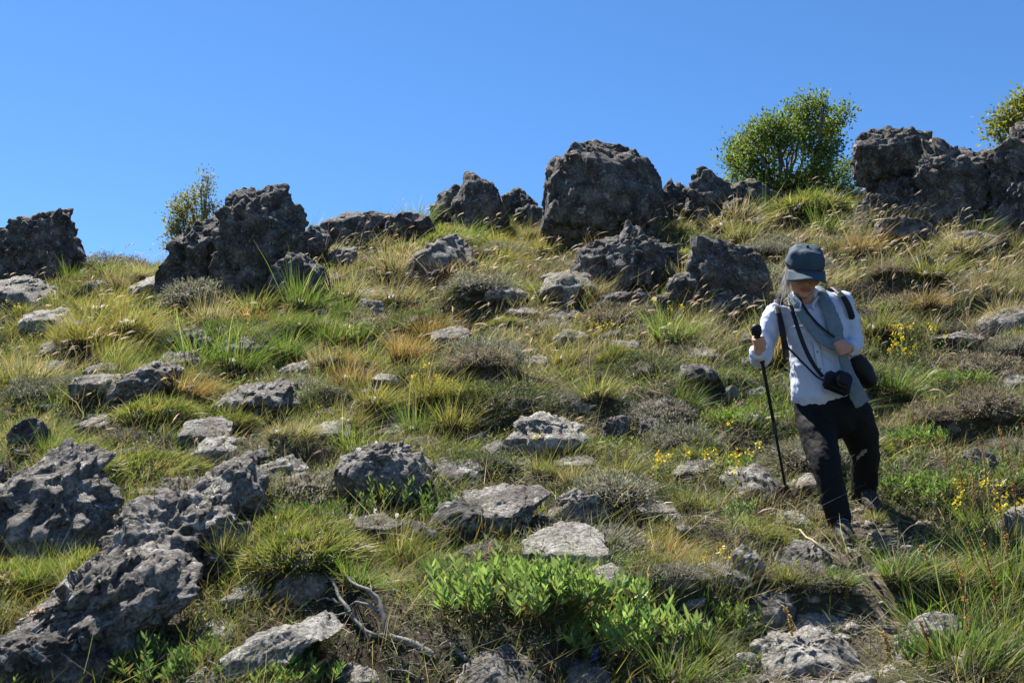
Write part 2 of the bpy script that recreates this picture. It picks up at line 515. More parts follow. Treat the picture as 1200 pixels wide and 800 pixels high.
    z0 = -.30 * s                                        # beds dip with the slope: sloping top, upright or undercut face below
    up_ = np.clip(pos[:, 2] - z0, 0, None)
    pos[:, 1] += le * up_ - .15 * np.clip(z0 - pos[:, 2], 0, None) * -1
    bz = H(c[0], Yc)[0]
    origin = np.array([c[0], Yc, bz])
    me = fast_mesh(name, pos + c - origin, t, None, True)
    ob = link(name, me, M[kind], None, origin)
    tag(ob, label, 'rock', group)
    ROCKS.append((c[0], Yc, hw, D, landmark))
    return ob

# the crest
rock('dark knobbly flat-topped rock at the far low end of the ridge', [(0,268),(24,262),(36,250),(60,240),(74,243),(82,258),(87,276),(90,300),(86,322),(40,327),(-8,318),(-10,280)], 'dark', 'the flat-topped rock at the low end of the ridge')
rock('grey slab with moss on top, in front of the flat-topped ridge rock', [(-30,322),(0,318),(30,322),(60,335),(82,347),(70,360),(0,364),(-40,350)], 'mid', 'the mossy slab', lean=.6)
rock('tall craggy block with a rounded crown, highest of the big crag', [(258,250),(266,232),(277,218),(300,214),(330,219),(347,236),(356,255),(352,282),(342,302),(332,350),(262,352),(254,300)], 'dark', 'the tall craggy block', rough=1.15)
rock('sloping shoulder of the big crag with a shrub growing on it', [(190,316),(202,294),(210,278),(235,256),(258,238),(282,240),(292,270),(288,300),(272,345),(230,347),(180,332)], 'dark', 'the sloping crag shoulder', rough=1.15, lean=.35)
rock('low wedge of dark rock at the foot of the tall craggy block', [(318,315),(330,298),(348,290),(362,300),(386,330),(372,354),(318,357)], 'dark', 'the low dark wedge')
rock('slim leaning stone between the tall craggy block and the low ledge', [(354,284),(358,272),(368,258),(382,267),(386,285),(379,306),(356,306)], 'dark', 'the slim leaning stone', rough=.8)
rock('low crumbly ledge running along the crest', [(379,264),(395,252),(410,245),(428,250),(462,251),(468,262),(440,276),(400,286),(382,281)], 'dark', 'the low crumbly ledge', lean=.3)
rock('small pale slab just under the low crumbly ledge', [(404,276),(425,265),(445,262),(459,267),(456,281),(420,286)], 'mid', 'the small pale slab', lean=.7)
rock('rough grey lump below the slim leaning stone', [(384,305),(390,288),(408,283),(422,292),(422,312),(395,318)], 'mid', 'the rough grey lump')
rock('pointed dark crag like a shark fin on the crest', [(528,262),(535,226),(541,208),(549,192),(562,207),(576,216),(587,230),(598,250),(602,270),(540,274)], 'dark', 'the pointed crag', rough=.9)
rock('squat dark block leaning on the pointed crag', [(503,245),(511,228),(524,219),(540,219),(548,235),(550,264),(520,270),(505,264)], 'dark', 'the squat block')
rock('small broken dark rock between the pointed crag and the domed boulder', [(589,232),(604,221),(620,225),(630,240),(641,264),(592,268)], 'dark', 'the small broken ridge rock')
rock('great domed dark boulder standing up on the crest', [(640,200),(650,188),(668,174),(690,169),(720,173),(745,177),(763,186),(773,200),(776,226),(774,256),(768,272),(650,274),(639,252),(637,225)], 'dark', 'the great domed boulder', rough=.62, lean=.08, flat=3.2, depth=.7)
rock('narrow stacked dark stone beside the great domed boulder', [(771,214),(783,204),(789,216),(800,218),(812,232),(816,264),(774,266)], 'dark', 'the narrow stacked stone', rough=1.2)
rock('dark hooded rock with a notched peak on the crest', [(804,228),(810,205),(820,195),(830,192),(841,205),(851,215),(858,230),(858,262),(812,268)], 'dark', 'the hooded rock')
rock('slanting grey rock at the foot of the leafy tree', [(850,226),(865,207),(880,202),(902,215),(917,233),(907,248),(860,252)], 'dark', 'the slanting rock under the tree', lean=.35)
rock('dark undercut boulder perched on a rock base', [(998,178),(1004,158),(1035,148),(1060,153),(1091,156),(1096,170),(1082,192),(1064,207),(1048,217),(1020,214),(1004,202)], 'dark', 'the perched boulder', base=258, rough=.75, flat=3, foot=False)
rock('dark rock base under the perched boulder', [(1000,248),(1018,228),(1045,216),(1078,206),(1092,228),(1090,264),(1012,268),(998,260)], 'dark', 'the perched boulder base', base=262)
rock('broad blocky crag with a lit top edge beside the perched boulder', [(1068,200),(1086,168),(1108,156),(1140,154),(1162,167),(1172,187),(1168,232),(1152,272),(1080,274),(1066,235)], 'dark', 'the broad blocky crag', base=268, rough=1.15)
rock('ragged crag with a yellow-green bush on top', [(1150,192),(1163,176),(1185,163),(1206,146),(1260,140),(1290,180),(1280,250),(1160,240)], 'dark', 'the ragged crag', base=262, rough=1.15)
rock('low jagged boulder in front of the ragged crag', [(1143,254),(1150,236),(1170,222),(1200,205),(1235,203),(1265,225),(1260,284),(1165,280)], 'dark', 'the low jagged boulder', base=282)
rock('low broken rock filling the gap before the domed boulder', [(598,262),(606,244),(622,238),(640,246),(650,268),(604,272)], 'dark', None)
rock('jagged low rock between the stacked stone and the hooded rock', [(786,264),(792,240),(804,228),(818,240),(822,266)], 'dark', None)
rock('low dark rock where the crest meets the tree foot', [(838,262),(846,240),(862,232),(880,240),(888,262)], 'dark', None)
rock('low stony rise along the crest beside the spiky green tuft', [(440,266),(455,252),(480,249),(505,254),(510,270),(470,276)], 'dark', None, lean=.4)
rock('split dark slab against the far side of the slim leaning stone', [(340,300),(348,272),(356,262),(362,285),(366,312)], 'dark', None)
rock('dark rubble at the foot of the broad blocky crag', [(1020,276),(1035,258),(1060,254),(1085,262),(1100,282)], 'dark', None)
rock('grey ledge in the grass under the broad blocky crag', [(1100,290),(1120,274),(1150,270),(1180,280),(1190,296),(1130,302)], 'dark', None, lean=.5)
# outcrops just under the crest
rock('broad weathered outcrop half hidden in seed grass below the domed boulder', [(670,305),(680,286),(710,278),(740,269),(770,274),(791,285),(797,312),(775,347),(690,348),(674,328)], 'dark', 'the broad weathered outcrop', lean=.45, rough=1.2)
rock('dark angular outcrop with a sheer corner below the hooded rock', [(812,305),(813,271),(835,273),(857,283),(882,290),(896,310),(896,338),(860,349),(815,340)], 'dark', 'the dark angular outcrop', lean=.35)
rock('dark rib of rock joining the weathered outcrop to the angular outcrop', [(776,350),(786,320),(806,312),(824,326),(826,352)], 'dark', None, lean=.4)
rock('low shattered ledge under the broad weathered outcrop', [(688,366),(710,348),(750,342),(790,348),(806,362),(750,374)], 'dark', None, lean=.6)
rock('shattered dark ledge under the dark angular outcrop', [(822,362),(840,346),(870,342),(898,350),(902,364),(860,370)], 'dark', None, lean=.6)
rock('low rubbly rock at the lower corner of the broad weathered outcrop', [(632,334),(645,316),(675,311),(702,325),(698,352),(640,354)], 'mid', 'the low rubbly rock', lean=.5, rough=1.2)
rock('hunched grey rock in the grass below the pointed crag', [(478,314),(490,290),(510,272),(535,266),(553,280),(557,305),(547,328),(490,328)], 'mid', 'the hunched grey rock', lean=.4, rough=1.2)
rock('small dark rock in dry grass below the low dark wedge', [(415,372),(419,352),(435,345),(451,355),(448,377)], 'mid', 'the small dark rock')
rock('grey rock buried in the turf below the sloping crag shoulder', [(203,352),(215,340),(240,338),(252,350),(250,364),(210,366)], 'mid', 'the buried grey rock', lean=.6)
# middle of the slope
rock('long tilted ledge of lichened rock among the golden tussocks', [(115,458),(135,440),(160,430),(185,421),(209,416),(208,432),(192,452),(160,470),(128,474)], 'mid', 'the long tilted ledge', lean=.4)
rock('small knobbly rock uphill of the long tilted ledge', [(186,402),(205,390),(222,395),(228,413),(195,417)], 'mid', 'the small knobbly rock', lean=.5)
rock('tiny grey stone beside the small knobbly rock', [(255,408),(262,396),(275,400),(277,412),(258,414)], 'mid', None)
rock('grey rubbly slab in the middle of the slope', [(247,468),(265,452),(290,444),(320,440),(343,450),(347,472),(320,488),(268,490)], 'mid', 'the grey rubbly slab', lean=.6, rough=1.2)
rock('pale hump of rock uphill of the grey rubbly slab', [(327,434),(345,420),(360,416),(374,425),(378,440),(340,445)], 'pale', 'the pale hump', lean=.6)
rock('small lichened stone beside a golden tussock', [(419,458),(426,446),(445,441),(462,449),(470,462),(450,468),(425,467)], 'mid', 'the small lichened stone', lean=.6)
rock('low dark rock with a lit crest by the left edge of the turf bank', [(8,514),(18,496),(45,487),(57,500),(53,522),(14,530)], 'dark', 'the low dark rock', lean=.3)
rock('flat pale stone sunk in the turf uphill of the grey rounded boulder', [(543,493),(550,478),(568,473),(582,482),(582,500),(553,503)], 'pale', 'the flat sunk stone', lean=.8)
rock('grey rounded boulder standing alone in mid slope', [(592,518),(603,496),(622,483),(642,479),(662,487),(682,496),(688,516),(666,530),(610,532)], 'pale', 'the grey rounded boulder', lean=.55, rough=.85)
rock('dark upright stone in grass beside the grey rounded boulder', [(698,520),(711,492),(726,486),(737,494),(735,523)], 'dark', 'the dark upright stone')
rock('half hidden dark stone beside the dark upright stone', [(745,520),(752,495),(768,488),(780,497),(780,521)], 'dark', None)
rock('dark overhanging rock with leafy sprigs at its foot', [(390,576),(397,535),(405,521),(425,518),(460,521),(490,528),(502,545),(496,580)], 'mid', 'the dark overhanging rock', lean=.12, depth=.7)
rock('sloping grey slab above the bright leafy patch', [(530,603),(545,582),(570,571),(600,566),(630,569),(646,578),(622,602),(590,616),(543,625)], 'mid', 'the sloping grey slab', lean=.75, rough=.8)
rock('shadowed stone overhanging the flat cream slab', [(634,606),(650,588),(672,576),(702,577),(714,600),(692,618),(644,618)], 'mid', 'the shadowed overhanging stone', lean=-.1)
rock('flat cream slab uphill of the bright leafy patch', [(602,642),(630,624),(660,612),(690,615),(711,627),(718,646),(692,662),(640,663)], 'pale', 'the flat cream slab', lean=1.0, rough=.55)
rock('small cream stone under the flat cream slab', [(688,683),(700,667),(720,661),(734,671),(737,690),(700,694)], 'pale', 'the small cream stone', lean=.8, rough=.7)
rock('grey stone beside the tip of the walking pole', [(847,565),(862,549),(890,544),(906,552),(922,573),(916,588),(858,588)], 'mid', 'the stone by the pole tip', lean=.5)
rock('narrow pale step behind the front boot', [(915,568),(945,555),(986,551),(992,566),(958,578)], 'pale', 'the narrow pale step', lean=.7)
rock('grey lump wrapped in dead twigs', [(768,692),(773,668),(790,660),(808,668),(814,690),(790,698)], 'mid', 'the twig-wrapped lump', rough=1.2)
rock('thin pale stone lying between the leafy patch and the trail', [(780,714),(805,700),(830,689),(841,697),(817,718)], 'pale', 'the thin pale stone', lean=.8)
rock('knuckle of grey rock beside the trail below yellow flowers', [(855,664),(861,645),(878,639),(892,650),(891,674),(860,676)], 'mid', 'the knuckle of grey rock')
rock('lit boulder just downhill of the front boot', [(900,660),(915,643),(945,635),(978,640),(1002,658),(985,672),(925,676)], 'mid', 'the lit boulder below the boot', lean=.5)
rock('dark hollow-sided boulder under the lit boulder', [(870,712),(886,694),(908,688),(930,698),(938,718),(915,738),(880,738)], 'mid', 'the dark hollow-sided boulder', lean=0.1)
rock('broad flat-topped stone lying across the trail', [(866,766),(892,750),(930,746),(970,737),(992,745),(1014,767),(1006,784),(960,790),(895,792)], 'pale', 'the flat-topped trail stone', lean=.35)
rock('grey stone with a lit rim beside the trail', [(1062,748),(1073,726),(1100,716),(1126,721),(1131,735),(1112,758),(1074,764)], 'mid', 'the lit-rim stone', lean=.3)
rock('low flat rock under the lit-rim stone by the trail', [(1050,774),(1066,758),(1090,757),(1114,764),(1106,780),(1066,785)], 'mid', 'the low flat trail rock', lean=.7)
rock('long low ledge of bare rock in the right-hand meadow above yellow flowers', [(1083,399),(1110,391),(1140,387),(1180,386),(1188,401),(1130,408)], 'mid', 'the long low meadow ledge', lean=.7)
rock('grey rock in tall seed grass above the long low ledge', [(1146,379),(1178,362),(1206,354),(1222,370),(1215,397),(1158,394)], 'mid', 'the seed-grass rock', lean=.45)
rock('small grey rock in the meadow below the long low ledge', [(1162,452),(1172,436),(1196,430),(1214,440),(1212,460),(1170,464)], 'mid', 'the small meadow rock', lean=.5)
rock('small rock in grass behind the walking person', [(866,462),(874,449),(896,446),(908,456),(900,470),(872,472)], 'mid', None, lean=.6)
rock('low grey ledge across the slope below the hunched grey rock', [(398,350),(420,338),(455,334),(480,342),(470,356),(420,360)], 'mid', None, lean=.7)
rock('half-buried grey ledge in the seed grass below the broad weathered outcrop', [(640,372),(660,360),(690,356),(712,364),(700,378),(660,382)], 'mid', None, lean=.7)
rock('half-buried pale ledge in mid slope above the grey rounded boulder', [(608,424),(622,412),(640,412),(652,422),(640,432),(615,434)], 'pale', None, lean=.7)
rock('flat grey stone just below the grey rubbly slab', [(355,508),(372,494),(398,490),(418,500),(408,514),(370,518)], 'mid', None, lean=.8)
rock('broken grey ledge just uphill of the dark overhanging rock', [(430,506),(450,494),(478,490),(505,497),(512,508),(470,516)], 'mid', None, lean=.8)
rock('pale ledge between the dark overhanging rock and the flat sunk stone', [(505,480),(525,466),(545,466),(556,478),(540,488)], 'pale', None, lean=.8)
rock('grey ledge beside the silvery cushion shrub', [(790,552),(806,540),(832,536),(848,546),(838,558),(806,562)], 'mid', None, lean=.7)
rock('small pale ledge below the narrow pale step', [(905,612),(920,600),(945,596),(958,606),(948,618),(918,622)], 'pale', None, lean=.7)
rock('rough grey rock in the trail above the flat-topped trail stone', [(925,738),(940,722),(962,716),(985,724),(990,738),(955,745)], 'pale', None, lean=.8)
rock('flat grey rock on the trail side of the thin pale stone', [(840,722),(855,704),(878,700),(890,712),(880,728),(855,732)], 'mid', None, lean=.7)
rock('broken grey stone below the bright leafy patch', [(640,800),(655,780),(690,775),(715,788),(712,808),(660,812)], 'mid', None, lean=.5)
rock('jutting ledge between the upright split rock and the mat of dead twigs', [(296,560),(312,540),(338,532),(356,545),(350,566),(318,576)], 'mid', None, lean=.5)
rock('small grey ledge in the mossy turf beside the hollowed limestone block', [(262,700),(276,684),(300,680),(314,692),(304,706),(276,712)], 'mid', None, lean=.7)
rock('flat rock at the downhill foot of the dead branch', [(392,800),(405,780),(432,774),(452,786),(448,806)], 'pale', None, lean=.7)
rock('low grey rock uphill of the lit-brow boulder', [(88,500),(98,486),(118,482),(132,492),(126,506),(100,510)], 'mid', None, lean=.6)
# lower left outcrop
rock('big grey boulder with a lit flat brow, uppermost of the lower outcrop', [(-30,580),(12,556),(38,532),(60,520),(85,515),(99,525),(102,545),(112,560),(132,582),(122,605),(80,660),(0,676),(-40,640)], 'mid', 'the lit-brow boulder', lean=.22, rough=1.3)
rock('pitted limestone block with a deep hollow in its side', [(120,640),(140,605),(165,589),(200,579),(235,576),(256,590),(268,612),(288,619),(283,642),(255,682),(215,694),(160,690)], 'mid', 'the hollowed limestone block', lean=.3, rough=1.6)
rock('long pitted limestone slab running down the lower outcrop', [(-20,780),(10,742),(45,705),(80,672),(115,645),(150,635),(195,650),(212,680),(190,722),(140,744),(80,765),(30,800)], 'mid', 'the long pitted slab', lean=.38, rough=1.6)
rock('dark block at the lowest end of the lower outcrop', [(-40,790),(0,745),(40,735),(90,745),(120,770),(110,815),(-40,830)], 'dark', 'the lowest dark block')
rock('upright split rock uphill of the hollowed limestone block', [(226,570),(243,548),(268,531),(286,526),(301,545),(312,572),(292,604),(260,606),(234,596)], 'mid', 'the upright split rock', lean=.25, rough=1.2)
rock('little grey rock nestled behind the hollowed limestone block', [(185,575),(190,562),(205,558),(216,566),(214,582),(192,585)], 'mid', None)
rock('small tooth of rock in the leafy herbs below the long pitted slab', [(134,786),(139,750),(150,740),(164,752),(164,788)], 'mid', 'the small tooth of rock')
rock('rounded pebble of grey rock below the leafy herbs', [(218,804),(224,788),(238,783),(252,792),(252,808)], 'mid', None)
rock('pointed pale rock poking out of a mossy cushion', [(325,688),(338,655),(354,639),(369,643),(382,670),(394,702),(358,708)], 'pale', 'the pointed pale rock', lean=.4, rough=.8)
rock('long pale slab under the dead branch', [(262,768),(300,746),(340,735),(370,720),(392,719),(397,736),(352,762),(328,786),(312,804),(276,794)], 'pale', 'the slab under the dead branch', lean=.55, rough=.75)
rock('flat pale patch of rock beside the long pale slab', [(230,742),(240,725),(262,720),(281,728),(280,746),(250,752)], 'pale', None, lean=1.0, rough=.7)
rock('rounded grey boulder cut off at the foot of the bank', [(530,812),(545,782),(570,768),(600,761),(622,775),(634,812),(600,830)], 'mid', 'the rounded foot boulder', lean=.45, rough=.6)

# more ledges and half-buried stones, cropping out all over the slope
_lr = np.random.default_rng(55); _nl = 0
PLAIN = {}
def near_rock(x, y):
    c = min((r for r in ROCKS if r[4]), key=lambda r: math.hypot(x - r[0], y - r[1]))
    return ('above ' if y > c[1] + .25 else 'below ' if y < c[1] - .25 else 'beside ') + c[4]
_spots = [(int(_lr.uniform(15, 900)), int(_lr.uniform(318, 790))) for _ in range(260)] + [(int(_lr.uniform(1030, 1190)), int(_lr.uniform(300, 470))) for _ in range(24)] \
    + [(x, 268 + (x % 7) * 2) for x in (120, 150, 400, 428, 455, 515, 560, 615, 700, 745, 830, 905, 925, 985)]
for px, py in _spots:
    if _nl >= 66: break
    g = G(px, py)
    if any(((g[0] - r[0]) / (r[2] * 1.25)) ** 2 + ((g[1] - r[1]) / (max(r[3], .05) * 1.6)) ** 2 < 1.0 for r in ROCKS): continue
    if (520 < px < 830 and py > 630) or (880 < px and py > 520) or (330 < px < 520 and py > 660): continue
    w = _lr.uniform(13, 34) * (1 if py > 330 else .8); h = w * _lr.uniform(.32, .62)
    n = 9; an = np.linspace(0, 2 * math.pi, n, endpoint=False) + _lr.uniform(-.2, .2, n)
    k = np.abs(np.cos(an)) ** .8 * np.sign(np.cos(an)); kk = np.abs(np.sin(an)) ** .8 * np.sign(np.sin(an))
    out = np.stack([px + w * k * _lr.uniform(.8, 1.15, n), py - h * .42 + h * kk * _lr.uniform(.75, 1.2, n)], 1)
    kd = 'dark' if py < 300 else _lr.choice(['mid', 'mid', 'dark', 'mid', 'pale'])
    look = {'dark': 'low dark ledge' if py < 300 else 'half-buried dark ledge', 'mid': 'half-buried grey ledge', 'pale': 'half-buried pale ledge'}[kd]
    lb = f"{'small ' if w < 19 else 'broad ' if w > 27 else ''}{look} {near_rock(g[0], g[1])}"
    if lb in PLAIN:
        nn = sorted((math.hypot(g[0] - r[0], g[1] - r[1]), r[4]) for r in ROCKS if r[4])
        for j in (1, 2, 3):
            alt = f"{look} between {nn[0][1]} and {nn[j][1]}"
            if alt not in PLAIN and len(alt.split()) <= 16: lb = alt; break
    PLAIN[lb] = 1
    rock(lb, [tuple(q) for q in out], kd, None, lean=.75, sub=5 if w > 21 else 4, group='half-buried ledges on the slope'); _nl += 1

# ------------------------------------------------------------------ plants: fields that say what grows where
def free(x, y, k=.8):
    ok = np.ones(len(x), bool)
    for cx, cy, hw, D, _ in ROCKS:
        ok &= ((x - cx) / hw) ** 2 + ((y - cy) / max(D, .05)) ** 2 > k
    return ok

ZONES = {}
def zone(kind, *spots):
    ZONES.setdefault(kind, [])
    for px, py, r in spots:
        g = G(px, py); ZONES[kind].append((g[0], g[1], r / FPX * g[1]))
zone('gold', (140, 365, 70), (600, 305, 70), (660, 405, 50), (420, 470, 35), (560, 480, 40), (40, 420, 40), (880, 300, 40), (1000, 520, 40), (540, 640, 40))
zone('straw', (500, 350, 90), (700, 350, 120), (900, 300, 80), (1060, 310, 120), (1140, 380, 90), (820, 400, 60), (60, 440, 60), (430, 310, 50), (900, 620, 50), (600, 420, 60))
zone('green', (1090, 470, 80), (1090, 560, 80), (860, 475, 60), (330, 385, 60), (490, 285, 40), (955, 262, 50), (150, 545, 70), (1150, 680, 90), (60, 480, 50), (620, 690, 120), (300, 640, 60), (240, 430, 50), (930, 500, 60), (440, 390, 70), (820, 530, 50), (40, 640, 30), (220, 770, 60), (1120, 770, 60))
zone('grey', (310, 540, 90), (640, 460, 60), (780, 620, 70), (420, 760, 80), (860, 640, 60), (250, 370, 50), (980, 700, 80), (520, 560, 60), (740, 470, 60))
zone('rust', (700, 300, 80), (520, 310, 50), (820, 330, 60), (90, 400, 50), (460, 400, 60), (1080, 330, 60), (940, 420, 40), (760, 640, 50))
KINDS = ['green', 'olive', 'gold', 'straw', 'rust', 'grey']
LOOK = {  # height range, lean, base colour, tip colour
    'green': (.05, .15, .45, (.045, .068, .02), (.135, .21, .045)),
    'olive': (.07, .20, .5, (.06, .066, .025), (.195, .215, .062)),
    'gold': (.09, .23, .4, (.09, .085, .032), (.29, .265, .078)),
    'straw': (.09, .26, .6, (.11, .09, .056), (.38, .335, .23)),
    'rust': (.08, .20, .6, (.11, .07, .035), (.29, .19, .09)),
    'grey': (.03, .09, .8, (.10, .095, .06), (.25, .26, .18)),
}
def weights(x, y):
    o = np.zeros_like(x)
    W = np.zeros((len(x), len(KINDS)))
    for k, kd in enumerate(KINDS):
        W[:, k] = .35 + .55 * np.clip(gnoise(np.stack([x / .8, y / .8, o + k * 3.3], 1), 30 + k) * 1.6, -.6, 1)
        for zx, zy, zr in ZONES.get(kd, []):
            W[:, k] += 1.5 * np.exp(-((x - zx) ** 2 + ((y - zy) * .8) ** 2) / (zr * zr))
    W[:, 1] += .3; W[:, 0] += .2; W[:, 3] *= .8; W[:, 4] *= .8; W[:, 5] += .25; W[:, 2] *= .8
    return np.clip(W, .02, None) ** 2.2

def scatter(N, y0=2.4, y1=15.6, pw=1.0):
    y = y0 + (y1 - y0) * RNG.random(N) ** pw
    x = (RNG.random(N) * 2 - 1) * (.60 * y + 1.0)
    return x, y

def pick(W):
    c = np.cumsum(W, 1); r = RNG.random(len(W)) * c[:, -1]
    return (r[:, None] > c).sum(1)

# ---- the turf: short mixed grass (nobody could count it)
acc = Acc()
x, y = scatter(18000)
o0 = np.zeros_like(x)
keep = free(x, y, .7) & (RNG.random(len(x)) < np.clip(trail_dist(x, y) / .30 - .5, .03, 1)) \
    & (gnoise(np.stack([x / .45, y / .45, o0], 1), 77) > -.45)
for px, py, r in [(450, 742, 62), (400, 705, 45), (550, 775, 40), (470, 790, 45), (400, 765, 45)]:   # dry litter lies round the dead branches
    g = G(px, py); keep &= (np.hypot(x - g[0], y - g[1]) > r / FPX * g[1]) | (RNG.random(len(x)) < .16)
x, y = x[keep], y[keep]
for cx, cy, hw, D, _ in ROCKS:                           # grass grows up against every rock
    n = int(np.clip(34 * hw / .3, 6, 46)); an = RNG.random(n) * 6.283; k = RNG.uniform(.98, 1.3, n)
    x = np.concatenate([x, cx + hw * k * np.cos(an)]); y = np.concatenate([y, cy + max(D, .06) * k * np.sin(an)])
kind = pick(weights(x, y))
for k, kd in enumerate(KINDS):
    h0, h1, lean, c0, c1 = LOOK[kd]
    sel = kind == k
    n = int(sel.sum())
    if not n: continue
    per = 17
    bx, by = np.repeat(x[sel], per), np.repeat(y[sel], per)
    ch = np.repeat(h0 + (h1 - h0) * RNG.random(n) ** 1.4, per)
    N = len(bx)
    rr = np.sqrt(RNG.random(N)) * .085; an = RNG.random(N) * 6.283
    ox, oy = rr * np.cos(an), rr * np.sin(an)
    bx, by = bx + ox, by + oy
    bz = H(bx, by) - .008
    d = unit(np.stack([ox * 5 + RNG.normal(0, .22, N), oy * 5 + RNG.normal(0, .22, N), np.ones(N)], 1))
    wind = np.stack([RNG.normal(.22, .28, N), RNG.normal(-.05, .25, N), RNG.uniform(-.35, .0, N)], 1) * lean * 2
    wd = .0034 * (by / 5.0) ** .55 * np.exp(RNG.normal(0, .25, N))
    cc = np.repeat(np.exp(RNG.normal(0, .2, (n, 1))) * np.exp(RNG.normal(0, .06, (n, 3))), per, 0)
    t1 = np.clip(vary(c1, N, .22) * cc, .01, .8); t0 = np.clip(vary(c0, N, .2) * cc * .85, .01, .6)  # blade feet coloured darker to deepen the shade low in the turf
    dead = RNG.random(N) < .13
    t1[dead] = vary((.42, .36, .24), int(dead.sum()), .2)
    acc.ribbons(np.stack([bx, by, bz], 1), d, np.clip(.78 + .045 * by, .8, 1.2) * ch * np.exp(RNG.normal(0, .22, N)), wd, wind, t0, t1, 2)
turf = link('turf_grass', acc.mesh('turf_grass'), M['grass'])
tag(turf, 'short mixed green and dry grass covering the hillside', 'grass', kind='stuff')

# ---- low creeping herbs and leaf litter
acc = Acc()
x, y = scatter(120000)
x2, y2 = scatter(50000, 2.6, 8.0); x, y = np.concatenate([x, x2]), np.concatenate([y, y2])
o0 = np.zeros_like(x)
keep = free(x, y, .75) & (RNG.random(len(x)) < np.clip(trail_dist(x, y) / .34 - .4, .05, 1)) & \
    (gnoise(np.stack([x / .3, y / .3, o0], 1), 81) + .4 * gnoise(np.stack([x / .09, y / .09, o0], 1), 82) > -.2)
x, y = x[keep], y[keep]; N = len(x)
kk = gnoise(np.stack([x / .55, y / .55, np.zeros(N)], 1), 83)[:, None]
cg = np.where(kk > .12, np.array([[.13, .20, .045]]), np.where(kk > -.15, np.array([[.15, .17, .075]]), np.array([[.22, .22, .16]])))
cg = cg * np.exp(RNG.normal(0, .28, (N, 1)))
dome = np.clip(.5 + gnoise(np.stack([x / .22, y / .22, np.zeros(N)], 1), 84) * 1.4, 0, 1)
z = H(x, y) + RNG.random(N) * (.012 + .075 * dome)
d = unit(np.stack([RNG.normal(0, .7, N), RNG.normal(-.1, .7, N), np.abs(RNG.normal(.5, .5, N))], 1))
acc.leaves(np.stack([x, y, z], 1), d, .019 * (y / 6) ** .6 * np.exp(RNG.normal(0, .3, N)), .0085 * (y / 6) ** .6, cg)
herb = link('creeping_herbs', acc.mesh('creeping_herbs'), M['cushion'])
tag(herb, 'tiny creeping herbs and thyme matting the soil between tussocks', 'ground cover', kind='stuff')

acc = Acc()
x, y = scatter(42000)
x2, y2 = scatter(38000, 2.6, 8.0); x, y = np.concatenate([x, x2]), np.concatenate([y, y2])
keep = free(x, y, .85); x, y = x[keep], y[keep]; N = len(x)
a = RNG.random(N) * 6.283
d = unit(np.stack([np.cos(a), np.sin(a) * .8, RNG.normal(.25, .3, N)], 1))
p = np.stack([x, y, H(x, y) + RNG.random(N) * .05], 1)
acc.ribbons(p, d, .06 * np.exp(RNG.normal(0, .5, N)), .003 * (y / 5) ** .6, np.stack([RNG.normal(0, .3, N), RNG.normal(0, .3, N), RNG.normal(-.1, .25, N)], 1),
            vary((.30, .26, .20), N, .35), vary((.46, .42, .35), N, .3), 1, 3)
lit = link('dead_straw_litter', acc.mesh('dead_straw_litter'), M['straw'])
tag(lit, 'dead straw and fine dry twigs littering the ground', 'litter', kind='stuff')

acc = Acc()                                              # tangles of fine dry twigs
x, y = scatter(52000, 2.6, 13.0)
o0 = np.zeros_like(x)
keep = free(x, y, .95) & (gnoise(np.stack([x / .5, y / .5, o0], 1), 91) + .5 * gnoise(np.stack([x / .16, y / .16, o0], 1), 92) > .10) & (trail_dist(x, y) > .16)
x, y = x[keep], y[keep]; N = len(x)
a = RNG.random(N) * 6.283
d = unit(np.stack([np.cos(a) * .9, np.sin(a) * .7, RNG.uniform(.2, 1.1, N)], 1))
acc.ribbons(np.stack([x, y, H(x, y)], 1), d, RNG.uniform(.05, .15, N), .0024 * (y / 5) ** .6, np.stack([RNG.normal(0, .45, N), RNG.normal(0, .45, N), RNG.normal(-.3, .35, N)], 1),
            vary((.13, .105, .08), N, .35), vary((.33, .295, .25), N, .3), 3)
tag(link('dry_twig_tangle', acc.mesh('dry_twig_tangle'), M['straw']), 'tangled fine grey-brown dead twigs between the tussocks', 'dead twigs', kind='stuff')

acc = Acc()                                              # upright little herbs of several kinds
x, y = scatter(9000, 2.6, 13.5)
o0 = np.zeros_like(x)
hn = gnoise(np.stack([x / .6, y / .6, o0], 1), 101)
keep = free(x, y, .95) & (trail_dist(x, y) > .2) & (hn > -.12); x, y, hn = x[keep], y[keep], hn[keep]; N = len(x)
hh = RNG.uniform(.05, .15, N) * np.clip(.7 + .04 * y, .8, 1.2)
d = unit(np.stack([RNG.normal(.08, .2, N), RNG.normal(0, .2, N), np.ones(N)], 1))
base = np.stack([x, y, H(x, y)], 1)
col = np.where(hn[:, None] > .22, np.array([[.14, .20, .05]]), np.where(RNG.random((N, 1)) < .5, np.array([[.18, .20, .10]]), np.array([[.20, .17, .09]]))) * np.exp(RNG.normal(0, .2, (N, 1)))
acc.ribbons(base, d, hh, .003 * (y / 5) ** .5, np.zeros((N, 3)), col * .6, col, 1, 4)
for k in range(9):
    t = .2 + .8 * (k + .5) / 9; an = k * 2.4 + RNG.random(N) * 1.0
    dd = unit(np.stack([np.cos(an), np.sin(an), np.full(N, .3 + .8 * t)], 1) + RNG.normal(0, .2, (N, 3)))
    acc.leaves(base + d * (hh * t)[:, None], dd, .030 * (y / 6) ** .5 * np.exp(RNG.normal(0, .25, N)), .010 * (y / 6) ** .5, col * np.exp(RNG.normal(0, .15, (N, 1))))
tag(link('mixed_herbs', acc.mesh('mixed_herbs'), M['crown']), 'small upright leafy herbs mixed through the grass', 'herbs', kind='stuff')

